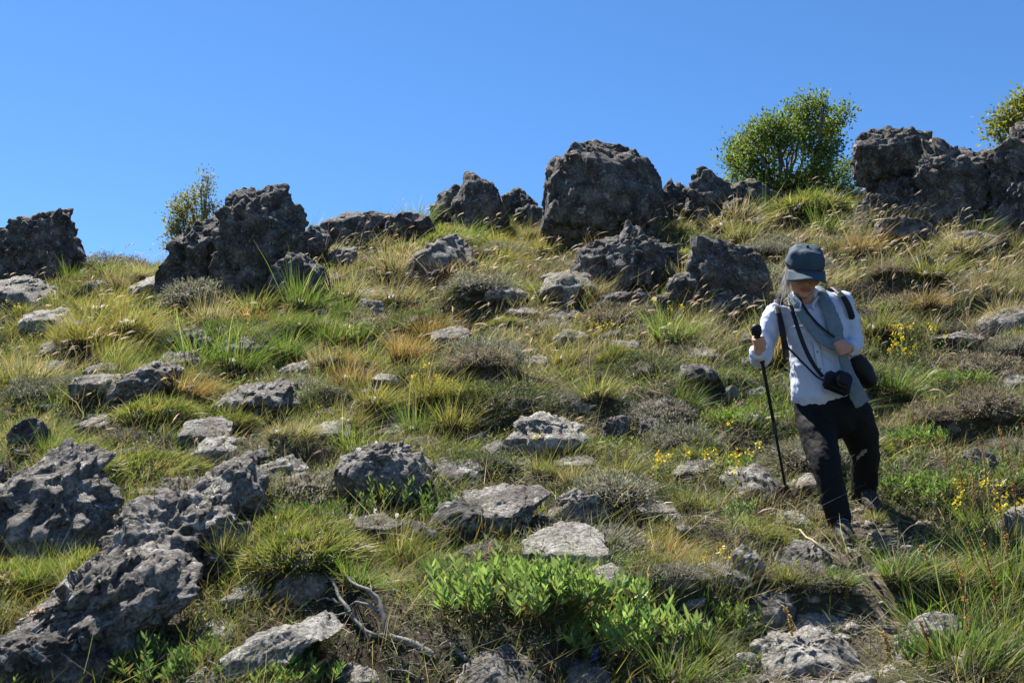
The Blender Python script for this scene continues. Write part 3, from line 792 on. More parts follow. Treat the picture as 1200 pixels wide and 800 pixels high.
# ---- loose gravel on the trail and in bare pockets
v4, t4 = ico(2)
V, T = [], []; n = 0
x, y = scatter(20000, 2.6, 12)
td = trail_dist(x, y)
keep = free(x, y, .9) & ((RNG.random(len(x)) < np.exp(-(td / .25) ** 2)) | (RNG.random(len(x)) < .03))
for xx, yy in zip(x[keep], y[keep]):
    s = .012 * math.exp(random.gauss(0, .55))
    q = v4 * np.exp(RNG.normal(0, .16, (len(v4), 1))) * s * np.array([1.2, 1, .65]) @ np.array(Matrix.Rotation(random.random() * 6.3, 3, 'Z'))
    V.append(q + np.array([xx, yy, H(xx, yy)[0] + s * .2])); T.append(t4 + n); n += len(v4)
gravel = link('loose_gravel', fast_mesh('loose_gravel', np.concatenate(V), np.concatenate(T)), M['pale'])
tag(gravel, 'loose grey gravel scattered on the trail and bare soil', 'gravel', kind='stuff')

# ---- seed-heads: thin dry stalks with nodding pale plumes
acc = Acc()
x, y = scatter(15000, 3.0, 15.4, .72)
W = weights(x, y)
want = (W[:, 3] + .6 * W[:, 4]) / W.sum(1)
keep = free(x, y, .9) & (RNG.random(len(x)) < want * np.clip((y - 4) / 6, .12, 1) * .85)
x, y = x[keep], y[keep]; N = len(x)
base = np.stack([x, y, H(x, y)], 1)
L = RNG.uniform(.24, .50, N) * np.clip(.72 + y * .02, .7, 1)
d = unit(np.stack([RNG.normal(.12, .2, N), RNG.normal(-.05, .18, N), np.ones(N)], 1))
bend = np.stack([np.abs(RNG.normal(.30, .2, N)), RNG.normal(-.05, .15, N), RNG.uniform(-.16, .0, N)], 1)
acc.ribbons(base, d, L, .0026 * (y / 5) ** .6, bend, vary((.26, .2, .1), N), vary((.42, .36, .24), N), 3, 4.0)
tip = base + (d + bend) * (L * .93)[:, None]
td_ = unit(d + 2 * bend)
for q in range(2):
    acc.spindles(tip, td_, L * RNG.uniform(.16, .32, N), .0085 * (y / 9) ** .6 * np.exp(RNG.normal(0, .2, N)), np.array([[.22, 0, -.35]]) + RNG.normal(0, .12, (N, 3)), vary((.50, .43, .35), N, .22))
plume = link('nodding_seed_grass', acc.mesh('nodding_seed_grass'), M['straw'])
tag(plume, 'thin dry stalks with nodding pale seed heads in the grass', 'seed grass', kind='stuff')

# ------------------------------------------------------------------ plants that can be told apart
def where(x, y):                   # words for a spot: its relation to the nearest rock one can name
    best, bd = None, 1e9
    for cx, cy, hw, D, lm in ROCKS:
        if not lm: continue
        dd = math.hypot((x - cx), (y - cy)) - .5 * (hw + D)
        if dd < bd: bd, best = dd, (cx, cy, hw, D, lm)
    cx, cy, hw, D, lm = best
    dx, dy = (x - cx), (y - cy)
    far = 'just ' if bd < .35 else ('a step ' if bd < .9 else 'well ')
    if abs(dy) > abs(dx): return far + ('above ' if dy > 0 else 'below ') + lm
    return ('close beside ' if bd < .35 else 'a step aside from ' if bd < .9 else 'far aside from ') + lm

USED = {}
def uniq(look, x, y):              # a label of its own: nearest named rock first, then the two nearest
    lb = f'{look} {where(x, y)}'
    if lb in USED:
        near = sorted((math.hypot(x - r[0], y - r[1]) - .5 * (r[2] + r[3]), r[4]) for r in ROCKS if r[4])
        for j in (1, 2, 3):
            alt = f'{look} between {near[0][1]} and {near[j][1]}'
            if alt not in USED and len(alt.split()) <= 16: lb = alt; break
    if len(lb.split()) > 16: lb = lb.replace('the flat-topped rock at the low end of the ridge', 'the low ridge end').replace('just ', '').replace('close ', '').replace('a step aside from', 'near').replace('far aside from', 'aside from')
    USED[lb] = 1
    return lb

def tussock_mesh(kind, n=420, h=.30):
    a = Acc()
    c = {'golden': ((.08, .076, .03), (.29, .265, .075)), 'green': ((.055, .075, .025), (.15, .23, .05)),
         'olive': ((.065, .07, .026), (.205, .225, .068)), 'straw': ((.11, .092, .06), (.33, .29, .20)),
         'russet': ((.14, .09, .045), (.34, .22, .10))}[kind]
    r = np.sqrt(RNG.random(n)) * .09; an = RNG.random(n) * 6.283
    b = np.stack([r * np.cos(an), r * np.sin(an), np.full(n, -.03)], 1)
    d = unit(np.stack([b[:, 0] * 4.5 + RNG.normal(.03, .14, n), b[:, 1] * 4.5 + RNG.normal(0, .14, n), np.ones(n)], 1))
    L = h * np.exp(RNG.normal(-.12, .28, n))
    bend = d * np.array([.55, .55, 0]) + np.stack([RNG.normal(.10, .12, n), RNG.normal(0, .12, n), RNG.uniform(-.3, -.02, n)], 1)
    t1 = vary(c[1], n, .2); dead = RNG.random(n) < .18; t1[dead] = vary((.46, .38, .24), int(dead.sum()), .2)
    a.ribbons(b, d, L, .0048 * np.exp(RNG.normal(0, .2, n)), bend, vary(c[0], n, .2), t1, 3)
    m = 150                                              # dead thatch round the foot
    an = RNG.random(m) * 6.283; d = unit(np.stack([np.cos(an), np.sin(an), RNG.uniform(-.1, .6, m)], 1))
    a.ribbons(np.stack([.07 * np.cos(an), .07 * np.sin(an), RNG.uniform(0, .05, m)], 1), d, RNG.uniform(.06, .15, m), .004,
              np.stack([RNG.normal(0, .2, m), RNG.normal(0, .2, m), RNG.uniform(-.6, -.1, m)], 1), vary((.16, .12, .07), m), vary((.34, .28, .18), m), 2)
    hv, ht = ico(3); hv = hv * np.array([.085, .085, .10]) * np.exp(RNG.normal(0, .12, (len(hv), 1)))  # dark dome added inside the thatch to keep light out of the foot
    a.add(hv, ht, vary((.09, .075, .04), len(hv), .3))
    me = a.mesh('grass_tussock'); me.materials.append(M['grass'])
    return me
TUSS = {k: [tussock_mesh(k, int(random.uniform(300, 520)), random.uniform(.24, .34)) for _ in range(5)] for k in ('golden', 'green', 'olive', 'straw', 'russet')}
TADJ = {'golden': 'golden-tipped', 'green': 'fresh green', 'olive': 'olive green', 'straw': 'dry straw-coloured', 'russet': 'russet brown'}
OCC = []
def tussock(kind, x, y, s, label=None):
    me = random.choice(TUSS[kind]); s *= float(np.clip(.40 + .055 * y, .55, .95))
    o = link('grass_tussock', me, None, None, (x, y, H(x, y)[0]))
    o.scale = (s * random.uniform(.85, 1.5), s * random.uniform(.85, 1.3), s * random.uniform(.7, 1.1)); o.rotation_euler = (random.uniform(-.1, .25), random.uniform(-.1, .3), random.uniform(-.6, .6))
    size = 'small ' if s < .62 else ('big ' if s > .95 else '')
    tag(o, label or uniq(f"{size}{TADJ[kind]} grass tussock", x, y), 'grass tussock', 'grass tussocks on the hillside')
    OCC.append((x, y, .12 * s))
    return o

def cushion_meshes(kind):
    if kind == 'moss':
        a = Acc(); N = 3400
        v = unit(RNG.normal(size=(N, 3))); v[:, 2] = np.abs(v[:, 2]) - .05; v = unit(v)
        lump = 1 + .30 * gnoise(v * 1.5 + RNG.uniform(0, 50, 3), 5) + .2 * gnoise(v * 4 + 9, 6)
        pos = v * (lump * .82)[:, None] * np.array([1, 1, .6])
        d = unit(v + RNG.normal(0, .35, (N, 3)) + np.array([.1, 0, .55]))
        k = gnoise(v * 2.2 + 5, 8)[:, None] + RNG.normal(0, .25, (N, 1))
        col = np.where(k > .15, np.array([[.27, .24, .10]]), np.array([[.15, .185, .05]])) * np.exp(RNG.normal(0, .25, (N, 1)))
        a.ribbons(pos, d, .26 * np.exp(RNG.normal(0, .3, N)), .021, RNG.normal(0, .2, (N, 3)) + np.array([.15, 0, -.25]), col * .6, col, 2)
        fol = a.mesh('foliage'); fol.materials.append(M['grass'])
        a = Acc(); n = 260
        v = unit(RNG.normal(size=(n, 3))); v[:, 2] = np.abs(v[:, 2]); v = unit(v)
        a.ribbons(v * np.array([.5, .5, 0]), unit(v * np.array([1, 1, .6])), RNG.uniform(.3, .6, n), .03, RNG.normal(0, .12, (n, 3)), vary((.10, .08, .045), n), vary((.16, .13, .07), n), 2)
        tw = a.mesh('thatch'); tw.materials.append(M['twig'])
        return fol, tw
    ca, cb, L, N, tall = {'sage': ((.24, .255, .19), (.33, .33, .27), .085, 3000, .68), 'green': ((.12, .19, .045), (.17, .25, .06), .085, 3000, .6),
                          'brown': ((.24, .20, .14), (.34, .29, .22), .085, 2600, .6), 'dark': ((.09, .13, .045), (.16, .20, .09), .08, 3200, .72),
                          'grey': ((.28, .27, .23), (.40, .38, .34), .075, 2400, .45)}[kind]
    a = Acc()
    v = unit(RNG.normal(size=(N, 3))); v[:, 2] = np.abs(v[:, 2]) - .08; v = unit(v)
    lump = 1 + .28 * gnoise(v * 1.7 + RNG.uniform(0, 50, 3), 5) + .22 * gnoise(v * 4.5 + 9, 6)
    r = lump * (1 - .28 * RNG.random(N) ** 2)
    pos = v * r[:, None] * np.array([1, 1, tall])
    d = unit(v + RNG.normal(0, .5, (N, 3)) + np.array([0, 0, .35]))
    k = RNG.random((N, 1)); col = (np.array(ca) * (1 - k) + np.array(cb) * k) * np.exp(RNG.normal(0, .22, (N, 1)))
    dead = RNG.random(N) < .12; col[dead] = vary((.25, .19, .12), int(dead.sum()), .3)
    a.leaves(pos, d, L * np.exp(RNG.normal(0, .3, N)), L * .36, col)
    fol = a.mesh('foliage'); fol.materials.append(M['cushion'])
    a = Acc(); n = 420
    v = unit(RNG.normal(size=(n, 3))); v[:, 2] = np.abs(v[:, 2]); v = unit(v)
    a.ribbons(v * np.array([.25, .25, 0]), unit(v * np.array([1, 1, tall])), RNG.uniform(.55, 1.08, n), .022, RNG.normal(0, .12, (n, 3)),
              vary((.11, .085, .06), n), vary((.22, .18, .14), n), 2)
    tw = a.mesh('twigs'); tw.materials.append(M['twig'])
    return fol, tw
_v, _t = ico(4); _v = _v[:] * np.array([1, 1, .62])
_v = _v * (.70 + .22 * fbm(_v * 2.6, 3, .5, 12))[:, None]
CORE = fast_mesh('woody_shade_core', _v, _t, np.clip(vary((.06, .05, .034), len(_v), .25), .01, .2)); CORE.materials.append(M['twig'])  # opaque dark core added inside cushions to block light and darken undersides
CUSH = {k: [cushion_meshes(k) for _ in range(2)] for k in ('sage', 'green', 'brown', 'dark', 'grey', 'moss')}
CADJ = {'sage': 'sage-grey', 'green': 'mossy green', 'brown': 'dry brownish', 'dark': 'dark green', 'grey': 'twiggy grey', 'moss': 'grassy green'}
def cushion(kind, x, y, r, label=None, wide=1.0):
    e = link('cushion_shrub', None, None, None, (x, y, H(x, y)[0] - .06 * r))
    e.rotation_euler = (random.uniform(.05, .3), 0, random.uniform(-.5, .5)); e.scale = (r * wide, r, r)
    fol, tw = random.choice(CUSH[kind])
    link('woody_shade_core', CORE, None, e)
    link('foliage', fol, None, e); link('thatch' if kind == 'moss' else 'twigs', tw, None, e)
    size = 'small ' if r < .15 else ('big ' if r > .26 else '')
    tag(e, label or uniq(f"{size}{CADJ[kind]} cushion", x, y), 'shrub', 'cushion shrubs on the hillside')
    OCC.append((x, y, r * .8))
    return e

def leafy_meshes(n_stem, leaf_l, wx, wy, hgt, col, per=13):
    a, st = Acc(), Acc()
    r = np.sqrt(RNG.random(n_stem)); an = RNG.random(n_stem) * 6.283
    edge = 1 + .25 * np.sin(3 * an + 1) + .15 * np.sin(7 * an)
    bx, by = wx * r * np.cos(an) * edge, wy * r * np.sin(an) * edge
    h = hgt * (1.05 - .45 * r ** 2) * np.exp(RNG.normal(0, .16, n_stem))
    base = np.stack([bx, by, np.full(n_stem, -.02)], 1)
    d = unit(np.stack([bx / wx * .35 + RNG.normal(.05, .15, n_stem), by / wy * .35 + RNG.normal(0, .15, n_stem), np.ones(n_stem)], 1))
    st.ribbons(base, d, h, .0035, np.zeros((n_stem, 3)), vary((.16, .12, .06), n_stem), vary((.18, .22, .07), n_stem), 2, 6)
    for k in range(per):
        t = .35 + .65 * (k + .5) / per
        aa = k * 2.4 + RNG.random(n_stem) * .8
        out = np.stack([np.cos(aa), np.sin(aa), np.full(n_stem, .35 + 1.2 * t ** 2)], 1)
        dd = unit(out + d * .4 + RNG.normal(0, .15, (n_stem, 3)))
        c = vary(col, n_stem, .2)
        if k < 4: c = np.where(RNG.random((n_stem, 1)) < .4, vary((.22, .17, .09), n_stem, .25), c)
        L = leaf_l * np.exp(RNG.normal(0, .22, n_stem)) * (1.1 - .3 * t)
        a.spindles(base + d * (h * t)[:, None], dd, L, L * .25, np.stack([np.zeros(n_stem), np.zeros(n_stem), RNG.uniform(-.25, .1, n_stem)], 1), c)
    f, s = a.mesh('foliage'), st.mesh('stems')
    f.materials.append(M['leaf']); s.materials.append(M['grass'])
    return f, s
def leafy(x, y, n, leaf_l, wx, wy, hgt, label, col=(.13, .26, .055), rz=0):
    e = link('leafy_herb', None, None, None, (x, y, H(x, y)[0])); e.rotation_euler = (.16, 0, rz)
    f, s = leafy_meshes(n, leaf_l, wx, wy, hgt, col)
    link('foliage', f, None, e); tag(link('stems', s, None, e), kind='stuff')
    tag(e, label, 'herb'); OCC.append((x, y, max(wx, wy)))
    return e

def g2(px, py): g = G(px, py); return g[0], g[1]
GRN = (.27, .39, .12)
leafy(*g2(608, 708), 190, .050, .32, .19, .15, 'broad patch of bright green lance-leaved herb below the flat cream slab', GRN)
leafy(*g2(722, 765), 130, .050, .23, .15, .16, 'bright green lance-leaved herb patch in front of the small cream stone', GRN)
leafy(*g2(452, 615), 42, .040, .11, .09, .22, 'upright leafy sprigs against the dark overhanging rock', (.15, .23, .07))
leafy(*g2(512, 622), 46, .038, .11, .09, .20, 'round leafy sprig clump between the dark overhanging rock and the sloping grey slab', (.14, .23, .07))
leafy(*g2(205, 788), 70, .038, .20, .10, .10, 'low leafy herbs around the small tooth of rock', (.14, .22, .07))
leafy(*g2(868, 495), 80, .034, .22, .16, .11, 'vivid green low herb mat behind the walking pole', (.17, .25, .06))
leafy(*g2(862, 552), 50, .034, .15, .10, .12, 'light green herb clump above the stone by the pole tip', (.17, .27, .07))
leafy(*g2(1070, 520), 70, .036, .20, .12, .12, 'vivid green herb clump beside the trousers of the walking person', (.15, .235, .06))
leafy(*g2(1085, 582), 90, .036, .24, .14, .13, 'broad green herb patch at the edge of the person\'s shadow', (.14, .22, .06))
leafy(*g2(1115, 450), 80, .036, .34, .2, .11, 'soft green herbs in the meadow below the long low meadow ledge', (.16, .25, .06))
leafy(*g2(1130, 790), 60, .045, .16, .10, .13, 'fresh green herb clump below the lit-rim stone', (.15, .23, .07))
leafy(*g2(860, 615), 36, .034, .12, .08, .12, 'grey-green herb clump below the stone by the pole tip', (.19, .25, .11))
leafy(*g2(855, 742), 30, .034, .10, .07, .10, 'thin green herb clump beside the flat-topped trail stone', (.15, .22, .06))
leafy(*g2(1160, 570), 50, .036, .2, .13, .14, 'tall pale green herbs among rust-coloured stalks', (.18, .25, .09))
leafy(*g2(340, 800), 40, .034, .14, .08, .08, 'small green herbs under the slab under the dead branch', (.14, .22, .06))

# cushions seen in the picture
for kd, px, py, rpx, wide, lb in [
    ('sage', 724, 598, 50, 1.15, 'big silvery cushion shrub with dark underside, below the dark upright stone'),
    ('green', 792, 596, 32, 1.1, 'green wiry cushion with yellow flowers beside the silvery cushion'),
    ('sage', 655, 485, 30, 1.1, 'pale tufted cushion shrub just uphill of the grey rounded boulder'),
    ('brown', 565, 438, 34, 1.15, 'domed brown-topped cushion shrub in mid slope, uphill of the flat sunk stone'),
    ('brown', 728, 384, 40, 1.2, 'bleached domed cushion below the broad weathered outcrop'),
    ('dark', 762, 448, 40, 1.1, 'dark blue-green shrub in the middle of the slope behind the walking pole'),
    ('dark', 715, 455, 28, 1, 'dark shrub beside the dark blue-green one'),
    ('moss', 350, 700, 62, 1.25, 'large mossy cushion wrapped round the pointed pale rock'),
    ('moss', 165, 575, 52, 1.3, 'wide mossy turf cushion uphill of the hollowed limestone block'),
    ('grey', 335, 590, 58, 1.1, 'big mat of grey dead twigs beside the upright split rock'),
    ('grey', 265, 525, 42, 1.3, 'grey twig mat between the grey rubbly slab and the upright split rock'),
    ('sage', 228, 372, 42, 1.2, 'silver-grey cushion under the sloping crag shoulder'),
    ('dark', 205, 415, 24, 1.2, 'dark cushion behind the small knobbly rock'),
    ('moss', 232, 468, 32, 1.1, 'green cushion between the long tilted ledge and the grey rubbly slab'),
    ('brown', 440, 400, 40, 1.2, 'brownish cushion in the dry grass below the small dark rock'),
    ('sage', 560, 370, 36, 1.3, 'grey-green cushion below the hunched grey rock'),
    ('grey', 790, 690, 32, 1.2, 'twiggy grey mat around the twig-wrapped lump'),
    ('grey', 960, 690, 40, 1.2, 'withered grey mat below the lit boulder'),
    ('dark', 1085, 700, 36, 1.1, 'dark-bellied tuft shrub beside the trail above the lit-rim stone'),
    ('moss', 640, 735, 40, 1.2, 'low green mat at the foot of the bright leafy patch'),
    ('sage', 130, 300, 26, 1.6, 'pale cushion on the crest between the flat-topped rock and the crag'),
    ('dark', 560, 560, 34, 1.3, 'dark matted cushion above the sloping grey slab'),
    ('brown', 1095, 490, 30, 1.2, 'brown cushion in the meadow below the small meadow rock'),
    ('sage', 470, 560, 24, 1, 'pale cushion above the dark overhanging rock'),
    ('moss', 955, 268, 50, 1.1, 'soft green grassy hump in front of the perched boulder base'),
    ('brown', 1160, 440, 40, 1.2, 'dry brown cushion beside the small meadow rock'),
]:
    x, y = g2(px, py); cushion(kd, x, y + .5 * rpx / FPX * y, rpx / FPX * y, lb, wide)

# tussocks seen in the picture
for kd, px, py, s, lb in [
    ('golden', 112, 405, 1.75, 'tallest golden tussock below the flat-topped rock'), ('golden', 150, 395, 1.6, 'tall golden tussock next to the tallest one'),
    ('golden', 85, 410, 1.5, None), ('golden', 175, 405, 1.2, None), ('golden', 130, 430, 1.3, None), ('golden', 405, 505, 1.3, 'dark-footed golden tussock below the pale hump'),
    ('golden', 440, 480, 1.0, None), ('golden', 500, 478, 1.0, 'golden tussock topped with pale flower heads, above the dark overhanging rock'),
    ('olive', 20, 460, 1.5, None), ('straw', 45, 455, 1.4, None), ('golden', 660, 430, 1.3, None), ('golden', 640, 300, 1.2, None), ('golden', 590, 310, 1.2, None),
    ('russet', 520, 335, 1.2, None), ('russet', 505, 400, 1.0, None), ('russet', 470, 420, 1.0, None), ('golden', 545, 535, .9, None),
    ('green', 18, 672, .8, 'lush green tuft growing in a pocket of the lit-brow boulder'), ('green', 490, 258, 1.5, 'spiky green tuft on the crest beside the squat block'),
    ('olive', 590, 700, .8, None), ('golden', 770, 655, .9, None), ('olive', 810, 600, .9, None), ('golden', 965, 520, .9, None),
    ('green', 1085, 740, 1.0, None), ('green', 1150, 760, 1.25, None), ('green', 1180, 720, 1.3, None), ('olive', 1160, 690, 1.2, None), ('green', 1195, 780, 1.4, None),
    ('olive', 1110, 690, 1.0, None), ('green', 1060, 690, .9, None), ('olive', 1190, 650, 1.2, None), ('green', 985, 690, .7, None), ('olive', 930, 690, .7, None),
    ('olive', 700, 470, 1.0, None), ('green', 800, 480, 1.0, None), ('straw', 870, 262, 1.5, None), ('straw', 850, 272, 1.4, None), ('green', 900, 262, 1.5, None),
    ('olive', 1090, 330, 1.4, None), ('straw', 1130, 300, 1.4, None), ('straw', 1170, 330, 1.4, None), ('russet', 1010, 300, 1.3, None), ('straw', 730, 262, 1.1, None),
    ('straw', 620, 282, 1.2, None), ('golden', 450, 600, .7, None), ('olive', 360, 760, .7, None), ('green', 300, 700, .8, None), ('golden', 170, 620, .7, 'dry tuft rooted in the cleft between the lit-brow boulder and the hollowed limestone block'),
    ('olive', 40, 785, .8, None), ('green', 1140, 795, 1.5, None), ('olive', 1175, 765, 1.7, None), ('green', 1196, 705, 1.6, None), ('olive', 1165, 725, 1.5, None), ('green', 1120, 742, 1.2, None), ('golden', 1185, 670, 1.4, None), ('golden', 120, 636, .8, None), ('straw', 145, 618, .7, None), ('green', 45, 690, .8, None), ('olive', 85, 690, .7, None), ('olive', 1000, 640, .55, None), ('olive', 1028, 612, .6, None), ('straw', 968, 634, .5, None), ('olive', 260, 660, .8, None), ('green', 420, 690, .8, None), ('olive', 470, 660, .9, None), ('olive', 690, 590, .6, None), ('olive', 640, 560, .8, None)]:
    x, y = g2(px, py); tussock(kd, x, y, s, lb)

# and the rest of the slope, spaced apart
for px, py, r in [(430, 735, 90), (1000, 760, 60), (970, 640, 40), (350, 665, 60), (660, 640, 70), (290, 765, 60), (545, 790, 50), (455, 560, 60), (230, 640, 80), (560, 600, 50), (640, 520, 50), (940, 655, 60), (930, 770, 80)]:
    g = G(px, py); OCC.append((g[0], g[1], r / FPX * g[1]))
def clear(x, y, r):
    if not free(np.array([x]), np.array([y]), 1.0)[0]: return False
    if trail_dist(np.array([x]), np.array([y]))[0] < .3 + r * .5: return False
    if math.hypot(x - PERSON_XY[0], y - PERSON_XY[1]) < .55: return False
    return all(math.hypot(x - a, y - b) > .75 * (r + c) for a, b, c in OCC)
xs, ys = scatter(2600, 3.3, 14.6)
nt_ = nc_ = 0
for x, y in zip(xs, ys):
    w = weights(np.array([x]), np.array([y]))[0]
    k = KINDS[int(pick(w[None])[0])]
    if abs(x) > .54 * y: continue
    if random.random() < .42:
        r = random.uniform(.11, .32)
        if nc_ < 175 and clear(x, y, r * .8):
            cushion({'green': random.choice(['green', 'moss']), 'olive': random.choice(['dark', 'moss']), 'gold': 'moss', 'straw': 'sage', 'rust': 'brown', 'grey': random.choice(['grey', 'sage'])}[k], x, y, r, None, random.uniform(.9, 1.5)); nc_ += 1
    else:
        s = random.uniform(.6, 1.45) * (.8 + .03 * y)
        if nt_ < 150 and clear(x, y, .13 * s):
            tussock({'green': 'green', 'olive': 'olive', 'gold': 'golden', 'straw': 'straw', 'rust': 'russet', 'grey': 'straw'}[k], x, y, s); nt_ += 1

# small loose stones bedded in the turf
STONES = []
for k in range(5):
    v, t = ico(4)
    q = v * np.array([1.25, 1, .7]); rng = np.random.default_rng(900 + k)
    for j in range(9):
        n = unit(rng.normal(size=3)); dd = q @ n; q = q - np.clip(dd - .62 * dd.max(), 0, None)[:, None] * n * .9
    q = q + unit(q) * (.25 * (billow(q * 1.6 + k * 9, 4, .55, k) - .35))[:, None]
    for kd in ('mid', 'pale', 'mid', 'dark'):
        STONES.append(fast_mesh('stone', q, t, None, True)); STONES[-1].materials.append(M[kd])
xs, ys = scatter(1500, 3.2, 13.5); ns = 0
for x, y in zip(xs, ys):
    r = math.exp(random.gauss(-2.7, .45))
    on_trail = trail_dist(np.array([x]), np.array([y]))[0] < .3
    if math.hypot(x - PERSON_XY[0] - .15, y - PERSON_XY[1]) < .8 or abs(x) > .54 * y or not free(np.array([x]), np.array([y]), 1.2)[0] or ns >= 190: continue
    if any(math.hypot(x - a, y - b) < r * .7 + c * .6 for a, b, c in OCC): continue
    o = link('stone', random.choice(STONES), None, None, (x, y, H(x, y)[0] + .05 * r))
    o.scale = (r * random.uniform(.9, 1.5), r, r); o.rotation_euler = (random.uniform(-.3, .3), random.uniform(-.3, .3), random.random() * 6.3)
    tag(o, uniq(('trail-worn ' if on_trail else 'larger ' if r > .11 else 'tiny ' if r < .05 else 'small ') + 'angular stone', x, y), 'stone', 'small stones on the hillside')
    OCC.append((x, y, r)); ns += 1

# ---- yellow-flowering plants
def flower_plant(x, y, n, spread, h, label, col=(.78, .62, .04), size=.012, name='yellow_flower_plant'):
    e = link(name, None, None, None, (x, y, H(x, y)[0]))
    for q in range(n):
        b = np.array([[random.gauss(0, spread * .45), random.gauss(0, spread * .35), -.02]])
        d = unit(np.array([[b[0, 0] * 1.2 + random.gauss(.06, .1), b[0, 1] * 1.2 + random.gauss(0, .1), 1.0]]))
        L = h * math.exp(random.gauss(-.05, .2)); bend = RNG.normal(0, .08, (1, 3))
        a, f = Acc(), Acc()
        a.ribbons(b, d, L, .0035, bend, vary((.10, .13, .04), 1), vary((.22, .26, .07), 1), 4, 8)
        m = 8; t = RNG.uniform(.1, .75, (m, 1))
        a.spindles(b + (d * t + bend * t * t) * L, unit(RNG.normal(0, 1, (m, 3)) + np.array([0, 0, .7])), .028, .006, np.zeros((m, 3)), vary((.17, .22, .08), m))
        tip = b + (d + bend) * L
        m = 12; z = np.arange(m)[:, None]
        f.leaves(tip + RNG.normal(0, size * .8, (m, 3)) - np.array([[0, 0, size * .22]]) * z, unit(RNG.normal(0, 1, (m, 3)) + np.array([0, 0, .4])), size * 1.5, size * 1.2, vary(col, m, .1))
        so = link('stem', a.mesh('stem'), M['grass'], e); link('flower', f.mesh('flower'), M['flower'], so)
    tag(e, label, 'flowering plant', 'flowering plants'); return e
for px, py, n, sp, h, lb in [
    (1062, 420, 14, .3, .26, 'row of yellow flower spikes below the long low meadow ledge'), (1040, 430, 8, .2, .2, 'small yellow-flowered tuft next to the row of yellow spikes'),
    (800, 580, 13, .3, .24, 'cluster of yellow blooms over the silvery cushion shrub'), (845, 560, 8, .22, .2, 'yellow-flowered plant uphill of the stone by the pole tip'),
    (1168, 640, 8, .16, .24, 'yellow-flowered plant among the rust-coloured stalks'), (1148, 612, 4, .1, .26, 'yellow blossom at the edge of the rust-coloured stalks'),
    (848, 670, 3, .1, .12, 'two yellow blooms by the knuckle of grey rock'), (660, 395, 8, .3, .16, 'scattered yellow blooms in mid slope grass'),
    (495, 470, 12, .22, .22, 'pale yellow flower heads above a golden tussock'), (780, 375, 9, .4, .16, 'yellow blooms in dry grass below the dark angular outcrop'),
    (960, 395, 8, .3, .18, 'yellow blooms in the grass behind the person'), (20, 372, 5, .2, .15, 'yellow blooms below the mossy slab'), (1190, 640, 5, .15, .25, 'single tall yellow bloom above the trail herbs'),
    (630, 530, 3, .1, .1, 'lone yellow bloom below the grey rounded boulder'), (700, 400, 8, .3, .16, 'pale yellow blooms below the bleached domed cushion')]:
    x, y = g2(px, py); flower_plant(x, y, n, sp, h, lb)
for px, py, lb in [(694, 800, 'single blue flower at the foot of the leafy patch'), (3, 800, 'single blue flower by the lowest dark block')]:
    x, y = g2(px, py); flower_plant(x, y, 1, .02, .10, lb, (.10, .10, .62), .010, 'blue_flower_plant')
acc = Acc()
for px, py, n, r in [(205, 478, 22, 40), (455, 632, 14, 25), (480, 560, 6, 30), (620, 620, 8, 20), (560, 645, 8, 30), (300, 470, 10, 30)]:
    g = G(px, py); rr = r / FPX * g[1]
    x = g[0] + RNG.normal(0, rr, n); y = g[1] + RNG.normal(0, rr, n)
    for k in range(6):
        acc.leaves(np.stack([x, y, H(x, y) + .09], 1) + RNG.normal(0, .003, (n, 3)), unit(RNG.normal(0, 1, (n, 3)) + np.array([0, -.3, .5])), .013, .010, vary((.72, .72, .74), n, .06))
tag(link('white_daisies', acc.mesh('white_daisies'), M['flower']), 'tiny white blossoms sprinkled through the turf', 'flowers', kind='stuff')

# ---- rust-coloured dock stalks beside the trail
def dock(px, py, h, label):
    x, y = g2(px, py); e = link('seed_stalk', None, None, None, (x, y, H(x, y)[0]))
    a, f = Acc(), Acc()
    lean = np.array([random.gauss(.03, .07), random.gauss(0, .05), 1.0])
    pts = [lean * h * t + np.array([.03 * math.sin(3 * t), 0, -.02]) for t in np.linspace(0, 1, 7)]
    a.tube(pts, np.linspace(.0032, .0014, 7), (.24, .17, .07), 5)
    n = 110; t = RNG.uniform(.38, 1.0, n)
    p = lean[None] * h * t[:, None] + np.stack([.03 * np.sin(3 * t), np.zeros(n), np.full(n, -.02)], 1)
    f.leaves(p, unit(RNG.normal(0, 1, (n, 3)) + np.array([0, 0, .5])), RNG.uniform(.008, .016, n), .006, vary(random.choice([(.40, .25, .08), (.42, .30, .10), (.34, .18, .07)]), n, .22))
    link('stalk', a.mesh('stalk'), M['grass'], e); link('seed_head', f.mesh('seed_head'), M['straw'], e)
    tag(e, label, 'seed stalk', 'rust-coloured seed stalks beside the trail')
for px, py, h in [(1133, 620, .40), (1190, 660, .58), (1121, 600, .26), (1152, 590, .34), (1168, 560, .3), (1105, 560, .25), (1070, 520, .2), (1085, 712, .26), (1105, 650, .22),
                  (1138, 740, .34), (1128, 790, .4), (1165, 790, .45), (1188, 745, .4), (920, 770, .2), (1080, 790, .18), (1196, 600, .5), (1176, 700, .36), (1155, 660, .3), (1030, 790, .16), (985, 720, .12)]:
    dock(px, py, h, uniq(f"{'tall ' if h > .38 else 'short ' if h < .24 else ''}rust-coloured seed stalk", *g2(px, py)))

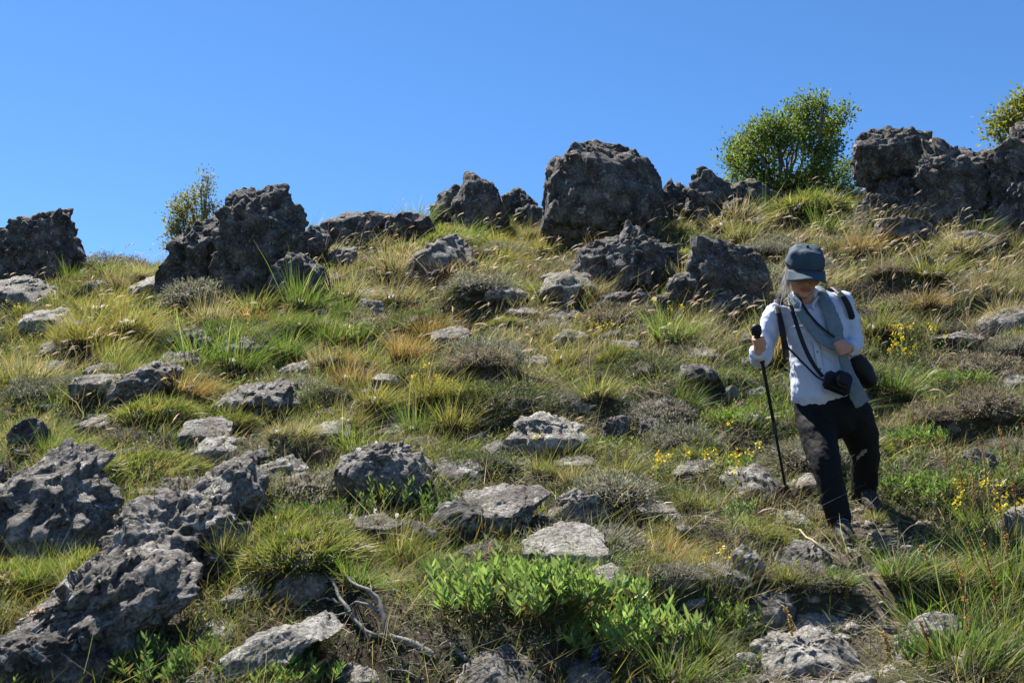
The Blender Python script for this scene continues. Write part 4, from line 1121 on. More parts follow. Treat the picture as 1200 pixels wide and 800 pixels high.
# ---- dead branches
def branch(label, paths, rad, name='dead_branch', col=(.17, .16, .148)):
    a = Acc(); org = None
    for path, r in zip(paths, rad):
        pts = []
        for px, py, up in path:
            g = G(px, py + up); pts.append(P(px, py, g[1]))
        pts = np.array(pts); m = 26                      # smooth the bends, then roughen
        tt = np.linspace(0, len(pts) - 1, m); sp = np.stack([np.interp(tt, range(len(pts)), pts[:, k]) for k in range(3)], 1)
        sp[1:-1] = (sp[:-2] + 2 * sp[1:-1] + sp[2:]) / 4
        sp += .012 * fbm(sp * 9, 3, .5, 3)[:, None] * RNG.normal(0, 1, 3)[None]
        if org is None: org = sp[0].copy()
        rr = np.linspace(r, r * .4, m) * (1 + .25 * gnoise(sp * 40, 9))
        a.tube(sp - org, rr, col, 7)
    o = link(name, a.mesh(name, True), M['twig'], None, org)
    tag(o, label, 'branch'); return o
branch('twisted grey dead branch lying over the turf by the pale slab', [
    [(506, 768, 2), (488, 753, 4), (470, 748, 6), (450, 743, 8), (430, 743, 8), (418, 728, 14), (408, 710, 20), (398, 698, 20), (388, 676, 18)],
    [(452, 743, 8), (450, 722, 20), (444, 702, 26), (432, 691, 26), (418, 686, 24), (404, 674, 20)],
    [(445, 715, 22), (432, 708, 22), (420, 706, 22), (408, 709, 20)],
    [(402, 702, 20), (385, 700, 16), (370, 704, 12), (352, 700, 8)], [(412, 715, 16), (395, 720, 12), (370, 724, 8), (340, 730, 4)],
    [(430, 743, 8), (420, 756, 5), (408, 768, 3), (402, 782, 1)], [(432, 744, 8), (428, 762, 4), (416, 790, 1)], [(396, 690, 18), (382, 672, 14), (372, 660, 10)]],
    [.013, .011, .007, .006, .005, .005, .004, .004])
branch('short bleached stick leaning on the rounded foot boulder', [[(524, 750, 3), (534, 757, 6), (545, 770, 8), (556, 779, 8), (562, 790, 4)], [(530, 754, 5), (520, 757, 3), (512, 766, 1)]], [.010, .005])
branch('forked bleached stick on bare soil below the dead branch', [[(440, 806, 1), (447, 790, 3), (458, 784, 5), (478, 786, 4), (498, 797, 2)], [(470, 786, 4), (480, 775, 3), (500, 782, 1)]], [.007, .005])
branch('arching dry yellowish stem over the lit boulder', [[(900, 616, 14), (918, 615, 18), (938, 622, 18), (955, 636, 14), (975, 650, 8), (994, 664, 2)], [(994, 664, 2), (1000, 655, 3), (1008, 650, 1)]], [.007, .005], 'dry_stem', (.34, .28, .15))
branch('thin dry stem sloping across the trail edge by the dark hollow-sided boulder', [[(922, 676, 8), (940, 690, 8), (955, 705, 5), (966, 719, 2)]], [.005], 'dry_stem', (.36, .29, .13))
branch('pale dead twig arching over the shadowed overhanging stone', [[(678, 588, 14), (700, 574, 22), (718, 571, 24), (728, 577, 20)]], [.005], 'dry_stem', (.4, .36, .28))

def arch(px, py, tx, ty, label):                         # one nodding seed stalk standing clear of the rest
    g = G(px, py); tip = P(tx, ty, g[1] - .03); v = tip - g
    a = Acc(); L = float(np.linalg.norm(v))
    pts = np.array([v * t + np.array([0, 0, .20 * L * math.sin(math.pi * t ** 1.2)]) - np.array([.08 * L * math.sin(math.pi * t), 0, 0]) for t in np.linspace(0, 1, 9)])
    a.tube(pts[:8], np.linspace(.0018, .0012, 8), (.45, .38, .26), 4)
    n = 70; t = RNG.uniform(.72, 1.0, n)
    p = np.stack([np.interp(t, np.linspace(0, 1, 9), pts[:, k]) for k in range(3)], 1)
    a.spindles(p, unit(v[None] / L + np.array([0, 0, -.4]) + RNG.normal(0, .25, (n, 3))), .022, .004, np.zeros((n, 3)), vary((.62, .55, .46), n, .12))
    o = link('nodding_seed_stalk', a.mesh('nodding_seed_stalk'), M['straw'], None, g); tag(o, label, 'seed stalk', 'nodding seed stalks')
arch(2, 800, 50, 716, 'long arching pale stalk beside the lowest dark block')
arch(1045, 655, 1088, 613, 'arching pale seed stalk beside the boots')
arch(640, 610, 726, 574, 'arching seed stalk over the shadowed overhanging stone')
arch(770, 640, 845, 612, 'arching seed stalk beside the silvery cushion shrub')
arch(1000, 620, 1014, 530, 'upright seed stalk in front of the trousers')
arch(585, 650, 655, 666, 'drooping seed stalk above the bright leafy patch')
arch(410, 660, 480, 632, 'pale seed stalk leaning out of the mossy cushion')
arch(160, 690, 175, 640, 'russet seed stalk against the hollowed limestone block')
arch(735, 262, 805, 240, 'long pale seed stalk bending in front of the narrow stacked stone')

# ---- the leafy tree and the bushes on the crest
def bush(name, label, base, blobs, Y, stems, n_leaf, leaf, cols, depth=.7, cat='tree', limb=.03, tight=.86):
    root = P(*base, Y); hz = H(root[0], Y)[0]; root[2] = min(root[2], hz)
    e = link(name, None, None, None, root)
    tr, a = Acc(), Acc()
    cen = []
    for px, py, r in blobs:
        rr = r / FPX * Y * tight
        c = P(px, py, Y + random.uniform(-.5, .5) * depth); cen.append((c, rr))
    for k in range(stems):                               # limbs: each runs from the foot to a clump, twigs spread inside it
        for c, rr in cen[k::stems]:
            mid = root * .45 + c * .55 + RNG.normal(0, .08, 3) - np.array([0, 0, .1])
            st = root + np.array([random.uniform(-.25, .25), random.uniform(-.15, .15), -.1])
            tt = np.linspace(0, 1, 9)[:, None]
            pts = st * (1 - tt) ** 2 + mid * 2 * tt * (1 - tt) + c * tt ** 2 + .02 * RNG.normal(0, 1, (9, 3)) * tt
            tr.tube(pts - root, np.linspace(.035, .010, 9), (.16, .13, .10), 6)
            for j in range(9):
                v = unit(RNG.normal(0, 1, 3) + np.array([0, 0, .5]))
                tr.tube(np.array([pts[-2 - j % 3], c + v * rr * .5, c + v * rr * .95]) - root, [limb * .24, limb * .15, limb * .09], (.18, .14, .10), 4)
    tot = sum(r ** 2.4 for _, r in cen)
    for c, rr in cen:
        n = int(n_leaf * rr ** 2.4 / tot)
        m = max(6, int(n / 34))                          # sprays of leaves
        v = unit(RNG.normal(size=(m, 3))) * (RNG.random((m, 1)) ** .45) * rr * 1.05
        ci = RNG.integers(0, m, n)
        pos = c + v[ci] + RNG.normal(0, leaf * 1.35, (n, 3))
        d = unit(v[ci] / rr + RNG.normal(0, .6, (n, 3)) + np.array([0, 0, .35]))
        k = RNG.random((n, 1)); col = (np.array(cols[0]) * (1 - k) + np.array(cols[1]) * k) * np.exp(RNG.normal(0, .2, (n, 1)))
        a.leaves(pos - root, d, leaf * np.exp(RNG.normal(0, .22, n)), leaf * .55, col)
    link('trunk', tr.mesh('trunk', True), M['twig'], e); link('crown', a.mesh('crown'), M['crown'], e)
    tag(e, label, cat); return e
bush('leafy_tree', 'round leafy green tree standing on the crest behind the rocks', (925, 240), [
    (868, 176, 24), (858, 192, 15), (884, 160, 20), (906, 150, 20), (895, 184, 22), (928, 138, 18), (950, 126, 18), (966, 122, 12), (987, 136, 14), (972, 154, 20), (945, 152, 22),
    (958, 178, 22), (978, 172, 13), (952, 205, 22), (978, 208, 18), (990, 222, 15), (898, 210, 18), (880, 202, 18), (945, 228, 20), (880, 224, 15), (905, 232, 16), (968, 232, 18), (930, 236, 16), (912, 170, 14), (925, 156, 15), (929, 168, 11), (924, 216, 15), (935, 214, 16), (868, 226, 12), (990, 200, 12), (860, 212, 12), (915, 242, 16), (955, 242, 18)], 14.9, 4, 17500, .060, ((.075, .125, .035), (.19, .245, .06)), depth=1.1, limb=.026)
bush('yellow_green_bush', 'yellow-green bush growing behind the ragged crag', (1195, 200), [(1180, 140, 22), (1195, 122, 20), (1172, 158, 16), (1215, 140, 30), (1190, 165, 20), (1230, 115, 28)], 14.6, 3, 4200, .065, ((.20, .24, .05), (.34, .34, .09)), depth=.5, cat='bush')
bush('straggly_shrub', 'straggly grey-green shrub with bare twigs on the sloping crag shoulder', (228, 285), [(212, 250, 12), (224, 238, 13), (238, 222, 9), (244, 206, 6), (208, 266, 11), (226, 260, 14), (242, 240, 10), (216, 280, 11), (236, 272, 11), (206, 286, 9)], 13.6, 3, 3600, .045, ((.17, .19, .09), (.30, .29, .17)), depth=.3, cat='shrub', limb=.009, tight=1.25)

# ------------------------------------------------------------------ the walking person
def cloth_mat(name, col, rough=.85, weave=900, bump=.15, var=.08, sheen=.0):
    col = tuple(.78 * v for v in col)
    m, nt, out = new_mat(name)
    tc = nt.nodes.new('ShaderNodeTexCoord'); co = tc.outputs['Object']
    k = 1 - var
    c = ramp(nt, noise_node(nt, co, 14, 6, .6), [(.3, tuple(v * k for v in col)), (.7, tuple(min(.95, v * (2 - k)) for v in col))])
    b = nt.nodes.new('ShaderNodeBsdfPrincipled'); b.inputs['Roughness'].default_value = rough
    b.inputs['Specular IOR Level'].default_value = .2; b.inputs['Sheen Weight'].default_value = sheen
    nt.links.new(c, b.inputs['Base Color'])
    bp = nt.nodes.new('ShaderNodeBump'); bp.inputs['Strength'].default_value = bump; bp.inputs['Distance'].default_value = .01
    nt.links.new(noise_node(nt, co, 45, 5, .6), bp.inputs['Height']); nt.links.new(bp.outputs[0], b.inputs['Normal'])
    nt.links.new(b.outputs[0], out.inputs['Surface'])
    return m
M['skin'] = cloth_mat('skin', (.52, .28, .20), .5, var=.12, bump=.1)
M['shirt'] = cloth_mat('pale_blue_cotton', (.54, .60, .75), .8, bump=.35, var=.04)
M['trousers'] = cloth_mat('black_trousers', (.0035, .0038, .005), .75, bump=.4)
M['cap'] = cloth_mat('slate_blue_cap', (.045, .075, .105), .8, bump=.3)
M['scarf'] = cloth_mat('grey_blue_scarf', (.15, .20, .235), .9, bump=.8, var=.15)
M['black'] = cloth_mat('black_webbing', (.014, .014, .016), .6)
M['boot'] = cloth_mat('grey_brown_boot_leather', (.04, .036, .033), .7, bump=.5, var=.2)
M['sole'] = cloth_mat('boot_rubber', (.03, .03, .03), .8)
M['camera'] = cloth_mat('black_camera_plastic', (.012, .012, .013), .4)
M['metal'] = cloth_mat('dark_metal', (.05, .05, .055), .35)
M['lips'] = cloth_mat('lips', (.36, .12, .10), .5)
M['hair'] = plant_mat('grey_hair', .25, .5, (1.05, 1.0, .95))

def ring_tube(bm, pts, radii, n=20, cap=True, up=None):
    pts = [np.asarray(p, float) for p in pts]; m = len(pts)
    rings = []
    for k in range(m):
        t = pts[min(k + 1, m - 1)] - pts[max(k - 1, 0)]; t = t / (np.linalg.norm(t) + 1e-9)
        ref = np.array([1.0, 0, 0]) if up is None else np.asarray(up, float)
        if abs(t @ ref) > .92: ref = np.array([0, 0, 1.0])
        a = ref - (ref @ t) * t; a /= np.linalg.norm(a); b = np.cross(t, a)
        rx, ry = radii[k] if isinstance(radii[k], tuple) else (radii[k], radii[k])
        rings.append((pts[k], t, a, b, rx, ry))
    seq = []
    if cap: p, t, a, b, rx, ry = rings[0]; seq += [(p - t * min(rx, ry) * .75, a, b, rx * .25, ry * .25), (p - t * min(rx, ry) * .5, a, b, rx * .75, ry * .75)]
    seq += [(p, a, b, rx, ry) for p, t, a, b, rx, ry in rings]
    if cap: p, t, a, b, rx, ry = rings[-1]; seq += [(p + t * min(rx, ry) * .5, a, b, rx * .75, ry * .75), (p + t * min(rx, ry) * .75, a, b, rx * .25, ry * .25)]
    vs = []
    for p, a, b, rx, ry in seq:
        vs.append([bm.verts.new(p + rx * math.cos(2 * math.pi * j / n) * a + ry * math.sin(2 * math.pi * j / n) * b) for j in range(n)])
    for k in range(len(vs) - 1):
        for j in range(n): bm.faces.new((vs[k][j], vs[k][(j + 1) % n], vs[k + 1][(j + 1) % n], vs[k + 1][j]))
    bm.faces.new(vs[0][::-1]); bm.faces.new(vs[-1])

def spline(pts, m=12):
    pts = np.asarray(pts, float); n = len(pts)
    tt = np.linspace(0, n - 1, m); out = []
    for t in tt:
        i = min(int(t), n - 2); f = t - i
        p0, p1, p2, p3 = pts[max(i - 1, 0)], pts[i], pts[i + 1], pts[min(i + 2, n - 1)]
        out.append(.5 * ((2 * p1) + (-p0 + p2) * f + (2 * p0 - 5 * p1 + 4 * p2 - p3) * f * f + (-p0 + 3 * p1 - 3 * p2 + p3) * f ** 3))
    return np.array(out)

def ellipsoid(bm, c, axes, n=16):
    r = bmesh.ops.create_uvsphere(bm, u_segments=n, v_segments=n, radius=1)
    A = np.array(axes)
    for v in r['verts']: v.co = Vector(np.asarray(c) + np.array(v.co) @ A)

def fuse(bm, name, voxel, smooth_it=6, post=None):
    me = bpy.data.meshes.new(name); bmesh.ops.recalc_face_normals(bm, faces=bm.faces); bm.to_mesh(me); bm.free()
    o = bpy.data.objects.new(name, me); COL.objects.link(o)
    r = o.modifiers.new('remesh', 'REMESH'); r.mode = 'VOXEL'; r.voxel_size = voxel
    s = o.modifiers.new('smooth', 'SMOOTH'); s.iterations = smooth_it; s.factor = .5
    dg = bpy.context.evaluated_depsgraph_get(); dg.update()
    res = bpy.data.meshes.new_from_object(o.evaluated_get(dg)); res.name = name
    bpy.data.objects.remove(o)
    if post:
        n = len(res.vertices); v = np.zeros(n * 3, np.float32); res.vertices.foreach_get('co', v); v = v.reshape(-1, 3)
        nr = np.zeros(n * 3, np.float32); res.vertices.foreach_get('normal', nr)
        res.vertices.foreach_set('co', post(v.astype(float), nr.reshape(-1, 3).astype(float)).astype(np.float32).ravel())
    res.polygons.foreach_set('use_smooth', np.ones(len(res.polygons), bool)); res.update()
    return res

gF, gB = G(986, 630), G(1013, 591)
YH = (gF[1] + gB[1]) / 2
def J(px, py, dy=0.0): return P(px, py, YH + dy)
ORG = np.array([(gF[0] + gB[0]) / 2, YH, min(gF[2], gB[2])])
person = link('person', None, None, None, ORG)
tag(person, 'walking person in slate cap, pale shirt and black trousers stepping down the trail', 'person')
def child(name, me, mat, parent=person):
    me.transform(Matrix.Translation(Vector(-ORG)))
    return link(name, me, mat, parent)
dF, dB = gF[1] - YH, gB[1] - YH

# joints
R_SH, R_EL, R_WR = J(910, 366, -.02), J(893, 415, -.04), J(889, 414, -.20)
L_SH, L_EL, L_WR = J(989, 355, 0), J(999, 404, -.03), J(996, 409, -.15)
T_HIP = math.radians(34)
HC = J(942, 317, -.10); HS = 1.16
hr = unit(np.array([1, -.05, -.06])); hf = unit(np.array([-.06, -math.cos(T_HIP), -math.sin(T_HIP)])); hu = np.cross(hr, hf); hu = -hu if hu[2] < 0 else hu
def HD(r, f, u): return HC + HS * (hr * r + hf * f + hu * u)
AX = lambda a, b, c: [hr * a * HS, hf * b * HS, hu * c * HS]

# body: one continuous surface under the clothes, with head and hands
bm = bmesh.new()
ellipsoid(bm, HD(0, -.005, .015), AX(.074, .094, .086), 20)
ellipsoid(bm, HD(0, .022, -.045), AX(.058, .066, .075), 16)           # jaw
ellipsoid(bm, HD(0, .068, -.092), AX(.024, .024, .022), 12)           # chin
ring_tube(bm, [HD(0, .084, .018), HD(0, .103, -.018), HD(0, .108, -.030)], [.009, .013, .014], 10)   # nose
for s in (-1, 1):
    ellipsoid(bm, HD(s * .038, .062, -.03), AX(.024, .026, .024), 10)  # cheeks
    ellipsoid(bm, HD(s * .077, -.01, -.015), AX(.010, .022, .034), 10) # ears
ring_tube(bm, [HD(0, -.02, -.06), J(945, 352, -.04), J(949, 366, 0)], [.058, .056, .07], 16)
ring_tube(bm, spline([J(950, 362, 0), J(956, 400, 0), J(962, 435, 0), J(970, 470, 0)], 6), [(.13, .08), (.14, .10), (.13, .095), (.13, .095), (.14, .1), (.15, .1)])
for sh, el, wr in ((R_SH, R_EL, R_WR), (L_SH, L_EL, L_WR)):
    ring_tube(bm, [J(950, 364, 0) * .5 + sh * .5, sh, (sh + el) / 2, el], [.05, .046, .04, .035], 14)
    ring_tube(bm, [el, (el + wr) / 2, wr], [.036, .032, .024], 14)
R_LEG = [J(953, 486, 0), J(960, 515, dF * .4), J(969, 547, dF * .7 - .03), J(977, 582, dF * .9), J(984, 612, dF)]
L_LEG = [J(999, 484, 0), J(1008, 508, dB * .2), J(1014, 534, dB * .5), J(1013, 558, dB * .8), J(1011, 580, dB)]
for leg in (R_LEG, L_LEG): ring_tube(bm, leg, [.085, .075, .055, .05, .038], 16)

# hands: fingers close round what they hold
T_TOP = J(886, 384, -.27); gt = G(923, 583); T_TIP = gt - np.array([0, 0, .01])
pole_ax = unit(T_TIP - T_TOP)
def fist(bm, c, ax, wrist, gr, back, s=1.0):
    ax = unit(np.asarray(ax)); back = unit(back - (back @ ax) * ax); sd = np.cross(ax, back)
    ring_tube(bm, [wrist, wrist * .5 + (c + back * gr * 1.2) * .5, c + back * gr * 1.3], [.025 * s, (.03 * s, .028 * s), (.036 * s, .024 * s)], 14)
    ellipsoid(bm, c + back * (gr + .010) , [sd * .026 * s, back * .017 * s, ax * .042 * s], 14)
    for i, (ln, rr) in enumerate([(1.0, .0098), (1.08, .0102), (1.02, .0098), (.85, .0085)]):
        o = c + ax * ((i - 1.5) * .0205 * s)
        pts = [o + (gr + rr) * (math.cos(a) * back + math.sin(a) * sd) for a in np.linspace(.15, 3.5 * ln, 7)]
        ring_tube(bm, pts, [rr * s * k for k in (1.08, 1.0, 1.08, .98, 1.0, .92, .8)], 9)
    o = c - ax * .036 * s                                   # thumb leaves the side of the palm and closes over
    ring_tube(bm, [o + back * gr * 1.1 - sd * .012, o + (gr + .012) * (math.cos(-1.3) * back + math.sin(-1.3) * sd) + ax * .006, o + (gr + .012) * (math.cos(-2.4) * back + math.sin(-2.4) * sd) + ax * .012], [.0125 * s, .0115 * s, .009 * s], 10)
R_HAND = T_TOP + pole_ax * .092
fist(bm, R_HAND, pole_ax, R_WR, .015, np.array([.45, .8, .1]), 1.05)
L_HAND = J(986, 408, -.215)
fist(bm, L_HAND, np.array([.35, -.1, -1.0]), L_WR, .013, np.array([.7, -.45, .25]), 1.05)
body = child('body', fuse(bm, 'body', .0068, 2), M['skin'])

# face details
bm = bmesh.new()
ring_tube(bm, [HD(-.026, .083, -.062), HD(-.010, .094, -.058), HD(0, .095, -.059), HD(.010, .094, -.058), HD(.026, .083, -.062)], [.003, .0055, .005, .0055, .003], 8, up=(0, 0, 1))
ring_tube(bm, [HD(-.022, .084, -.068), HD(0, .094, -.070), HD(.022, .084, -.068)], [.003, .0065, .003], 8, up=(0, 0, 1))
child('mouth', fuse(bm, 'mouth', .002, 2), M['lips'])
for s in (-1, 1):
    bm = bmesh.new(); ellipsoid(bm, HD(s * .031, .078, .018), AX(.013, .010, .009), 10)
    me = bpy.data.meshes.new('eye'); bm.to_mesh(me); bm.free(); child('eye', me, M['black'])

# shirt
def wrinkle(amp, sc, seed):
    def f(v, n):
        q = v * np.array([1, 1, 1.0]) / sc
        return v + n * (amp * (fbm(q + np.stack([v[:, 2] * 6, v[:, 2] * 0, v[:, 0] * 4], 1), 3, .55, seed)))[:, None]
    return f
bm = bmesh.new()
tor = [J(965, 466, -.01), J(963, 450, -.01), J(961, 428, -.01), J(959, 405, -.01), J(956, 385, -.01), J(953, 368, 0), J(950, 356, 0), J(947, 347, -.02)]
ring_tube(bm, tor, [(.178, .135), (.172, .132), (.160, .125), (.160, .128), (.170, .130), (.182, .115), (.155, .09), (.078, .068)], 28)
ring_tube(bm, [J(945, 356, 0), R_SH, R_SH * .5 + R_EL * .5 + np.array([-.01, 0, 0]), R_EL], [.06, .068, .062, .058], 18)
ring_tube(bm, [R_EL + np.array([0, .02, -.01]), R_EL * .4 + R_WR * .6, R_WR + np.array([0, .012, 0])], [.06, .054, .047], 18)
ring_tube(bm, [J(955, 352, 0), L_SH, L_SH * .5 + L_EL * .5 + np.array([.008, 0, 0]), L_EL], [.06, .068, .06, .056], 18)
ring_tube(bm, [L_EL + np.array([0, .02, 0]), L_EL * .4 + L_WR * .6, L_WR], [.058, .052, .044], 18)
shirt = child('shirt', fuse(bm, 'shirt', .0075, 5, wrinkle(.012, .085, 5)), M['shirt'])
bm = bmesh.new()                                            # collar wings
for s in (-1, 1):
    x0 = 945 + s * 15
    ring_tube(bm, spline([J(945 + s * 16, 345, .02), J(945 + s * 15, 350, -.08), J(945 + s * 7, 357, -.125), J(945 + s * 9, 363, -.135)], 7), [(.006, .02), (.006, .022), (.006, .024), (.006, .024), (.006, .022), (.006, .016), (.005, .006)], 10)
child('collar', fuse(bm, 'collar', .004, 2), M['shirt'])
for k, yy in enumerate((372, 392, 412, 432)):               # shirt buttons down the placket
    bm = bmesh.new(); ellipsoid(bm, J(951 + k * 3.4, yy, -.147), [np.array([.006, 0, 0]), np.array([0, .003, 0]), np.array([0, 0, .006])], 8)
    me = bpy.data.meshes.new('button'); bm.to_mesh(me); bm.free(); child('button', me, M['scarf'], person)

def strip(name, pts, w, th, mat, m=14):
    q = bmesh.new(); pp = spline([J(*k) for k in pts], m); ring_tube(q, pp, [(w / 2, th)] * m, 8, cap=False)
    me = bpy.data.meshes.new(name); bmesh.ops.recalc_face_normals(q, faces=q.faces); q.to_mesh(me); q.free()
    return child(name, me, mat)
strip('placket', [(948, 362, -.128), (953, 380, -.142), (957, 405, -.144), (961, 430, -.142), (964, 456, -.147)], .030, .003, M['shirt'])
for px in (933, 972):
    strip('pocket_flap', [(px - 8, 384 + (px - 933) * .02, -.128), (px, 383, -.140), (px + 8, 383, -.132)], .016, .004, M['shirt'], 8)

# trousers
bm = bmesh.new()
ring_tube(bm, [J(966, 455, 0), J(970, 468, 0), J(975, 484, 0), J(978, 494, 0)], [(.165, .12), (.19, .13), (.198, .135), (.17, .125)], 24)
ring_tube(bm, R_LEG, [.104, .092, .076, .070, .060], 20)
ring_tube(bm, L_LEG, [.106, .094, .078, .073, .062], 20)
child('trousers', fuse(bm, 'trousers', .008, 4, wrinkle(.007, .10, 15)), M['trousers'])

# boots
def boot(g, ank, yaw):
    fw = np.array([math.sin(yaw), -math.cos(yaw), 0.0])
    tz = lambda d: H(g[0] + fw[0] * d, g[1] + fw[1] * d)[0]
    slope = (tz(.14) - tz(-.08)) / .22
    f = unit(fw + np.array([0, 0, slope])); s = unit(np.cross(f, [0, 0, 1.0])); u = np.cross(s, f)
    o = np.array([g[0], g[1], tz(0)]) + u * .004
    bm = bmesh.new()
    ring_tube(bm, [o - f * .07 + u * .055, o + u * .06, o + f * .07 + u * .055, o + f * .14 + u * .045, o + f * .175 + u * .038], [(.036, .042), (.040, .048), (.045, .044), (.045, .034), (.032, .024)], 16)
    ring_tube(bm, [o - f * .03 + u * .06, o - f * .03 + u * .12, ank + np.array([0, 0, .0])], [(.042, .05), (.045, .05), (.048, .05)], 16)
    b = child('boot', fuse(bm, 'boot', .006, 3, wrinkle(.004, .03, 25)), M['boot'])
    bm = bmesh.new()
    ring_tube(bm, [o - f * .10 + u * .012, o - f * .03 + u * .012, o + f * .07 + u * .012, o + f * .15 + u * .014, o + f * .185 + u * .018], [(.036, .014), (.042, .014), (.05, .014), (.046, .014), (.028, .012)], 16, up=s)
    me = fuse(bm, 'sole', .005, 1); me.transform(Matrix.Translation(Vector(-ORG))); link('sole', me, M['sole'], b)
    bm = bmesh.new()
    for k in range(4):
        c = o + f * (.035 + k * .026) + u * (.104 - k * .010)
        ring_tube(bm, [c - s * .026 - u * .006, c + u * .004, c + s * .026 - u * .006], [.004, .004, .004], 6)
    me = bpy.data.meshes.new('laces'); bm.to_mesh(me); bm.free(); me.transform(Matrix.Translation(Vector(-ORG))); link('laces', me, M['scarf'], b)
boot(gF, R_LEG[-1], math.radians(-8)); boot(gB, L_LEG[-1], math.radians(2))

# cap
bm = bmesh.new()
def cap_pt(a, t):                                           # a round the head, t from rim to crown
    rx, ry = .090, .108
    k = math.cos(t * math.pi / 2) ** .46 if t < 1 else 0
    return HD(rx * k * math.sin(a), -.004 + ry * k * math.cos(a), .030 + .088 * math.sin(t * math.pi / 2) ** 1.1)
rows = []
for i in range(11): rows.append([bm.verts.new(cap_pt(2 * math.pi * j / 36, i / 10.4)) for j in range(36)])
for i in range(10):
    for j in range(36): bm.faces.new((rows[i][j], rows[i][(j + 1) % 36], rows[i + 1][(j + 1) % 36], rows[i + 1][j]))
bm.faces.new(rows[-1])
me = bpy.data.meshes.new('cap'); bmesh.ops.recalc_face_normals(bm, faces=bm.faces); bm.to_mesh(me); bm.free()
me.polygons.foreach_set('use_smooth', np.ones(len(me.polygons), bool))
v = np.zeros(len(me.vertices) * 3, np.float32); me.vertices.foreach_get('co', v); v = v.reshape(-1, 3).astype(float)
v = v + unit(v - HC) * (.014 * fbm(v / .06, 3, .5, 44))[:, None]; me.vertices.foreach_set('co', v.astype(np.float32).ravel())
capo = child('cap', me, M['cap'])
m_ = capo.modifiers.new('solid', 'SOLIDIFY'); m_.thickness = .003
bm = bmesh.new(); rows = []
for i in range(6):
    q = i / 5; row = []
    for j in range(17):
        a = (j / 16 - .5) * 2.3
        ext = .078 * q * max(0.0, math.cos(a * 1.25)) ** .5
        row.append(bm.verts.new(HD(.091 * math.sin(a) * (1 + .06 * q), -.004 + .110 * math.cos(a) + ext, .034 - .014 * q - .060 * math.sin(a) ** 2 * (.35 + .65 * q))))
    rows.append(row)
for i in range(5):
    for j in range(16): bm.faces.new((rows[i][j], rows[i][j + 1], rows[i + 1][j + 1], rows[i + 1][j]))
me = bpy.data.meshes.new('brim'); bm.to_mesh(me); bm.free(); me.polygons.foreach_set('use_smooth', np.ones(len(me.polygons), bool))
me.transform(Matrix.Translation(Vector(-ORG))); br = link('brim', me, M['cap'], capo)
m_ = br.modifiers.new('solid', 'SOLIDIFY'); m_.thickness = .005
bm = bmesh.new(); ellipsoid(bm, HD(0, -.004, .121), AX(.009, .009, .005), 10); me = bpy.data.meshes.new('button'); bm.to_mesh(me); bm.free()
me.transform(Matrix.Translation(Vector(-ORG))); link('button', me, M['cap'], capo)

# hair
a_ = Acc()
for side, n, ln, drift in ((-1, 260, .16, -.03), (1, 150, .08, .05)):
    aa = RNG.uniform(1.3, 2.7, n) * side
    b = np.array([HD(.080 * math.sin(q), -.004 + .098 * math.cos(q), .028 + random.uniform(-.03, .01)) for q in aa])
    d = unit(np.stack([side * RNG.uniform(.0, .2, n), RNG.normal(.05, .15, n), -np.ones(n)], 1))
    bend = np.stack([RNG.normal(drift, .12, n), RNG.normal(0, .15, n), RNG.uniform(0, .12, n)], 1)
    a_.ribbons(b, d, ln * np.exp(RNG.normal(-.1, .3, n)), .003, bend, vary((.40, .385, .36), n, .2), vary((.68, .66, .63), n, .15), 4, 3)
me = a_.mesh('hair'); child('hair', me, M['hair'])

# scarf
bm = bmesh.new()
def band(pts, radii, m=14):
    p = spline([J(*q) for q in pts], m); r = [tuple(np.array([np.interp(t, np.linspace(0, 1, len(radii)), [x[k] for x in radii]) for k in (0, 1)])) for t in np.linspace(0, 1, m)]
    ring_tube(bm, p, r, 14)
band([(930, 344, .04), (931, 351, -.08), (939, 366, -.145), (952, 384, -.165), (965, 398, -.18), (978, 407, -.20)], [(.020, .014), (.026, .014), (.032, .013), (.036, .013), (.034, .013), (.022, .013)])
band([(958, 337, .03), (964, 345, -.08), (971, 362, -.145), (978, 382, -.165), (983, 398, -.185), (986, 408, -.20)], [(.024, .015), (.030, .015), (.040, .015), (.042, .014), (.034, .014), (.022, .014)])
band([(986, 408, -.20), (989, 422, -.19), (995, 440, -.19), (1003, 458, -.19), (1011, 473, -.18)], [(.020, .014), (.028, .014), (.036, .013), (.044, .012), (.046, .010)])
ring_tube(bm, [J(930, 346, .03), J(938, 344, .06), J(950, 341, .065), J(959, 339, .03)], [(.02, .016)] * 4, 12)
child('scarf', fuse(bm, 'scarf', .005, 2, wrinkle(.006, .05, 33)), M['scarf'])

# ---- things she carries
def carried(name, label, cat, org):
    e = link(name, None, None, None, org); tag(e, label, cat); return e
def sub(name, me, mat, e):
    me.transform(Matrix.Translation(-Vector(e.location))); return link(name, me, mat, e)
def strap_mesh(pts, w, th=.003, m=16):
    bm = bmesh.new(); p = spline([J(*q) for q in pts], m)
    ring_tube(bm, p, [(w / 2, th)] * m, 8, cap=False)
    me = bpy.data.meshes.new('strap'); bmesh.ops.recalc_face_normals(bm, faces=bm.faces); bm.to_mesh(me); bm.free()
    return me
pk = carried('backpack', 'black backpack worn on the back of the walking person', 'backpack', J(957, 400, .18))
bm = bmesh.new()
ring_tube(bm, [J(963, 440, .20), J(961, 415, .21), J(957, 385, .21), J(954, 362, .18)], [(.115, .07), (.125, .085), (.12, .08), (.09, .05)], 18)
sub('bag', fuse(bm, 'bag', .009, 4), M['black'], pk)
sub('strap', strap_mesh([(916, 356, .12), (911, 351, .02), (911, 361, -.09), (915, 378, -.135), (918, 394, -.14), (920, 406, -.12), (921, 418, -.02)], .034, .006), M['black'], pk)
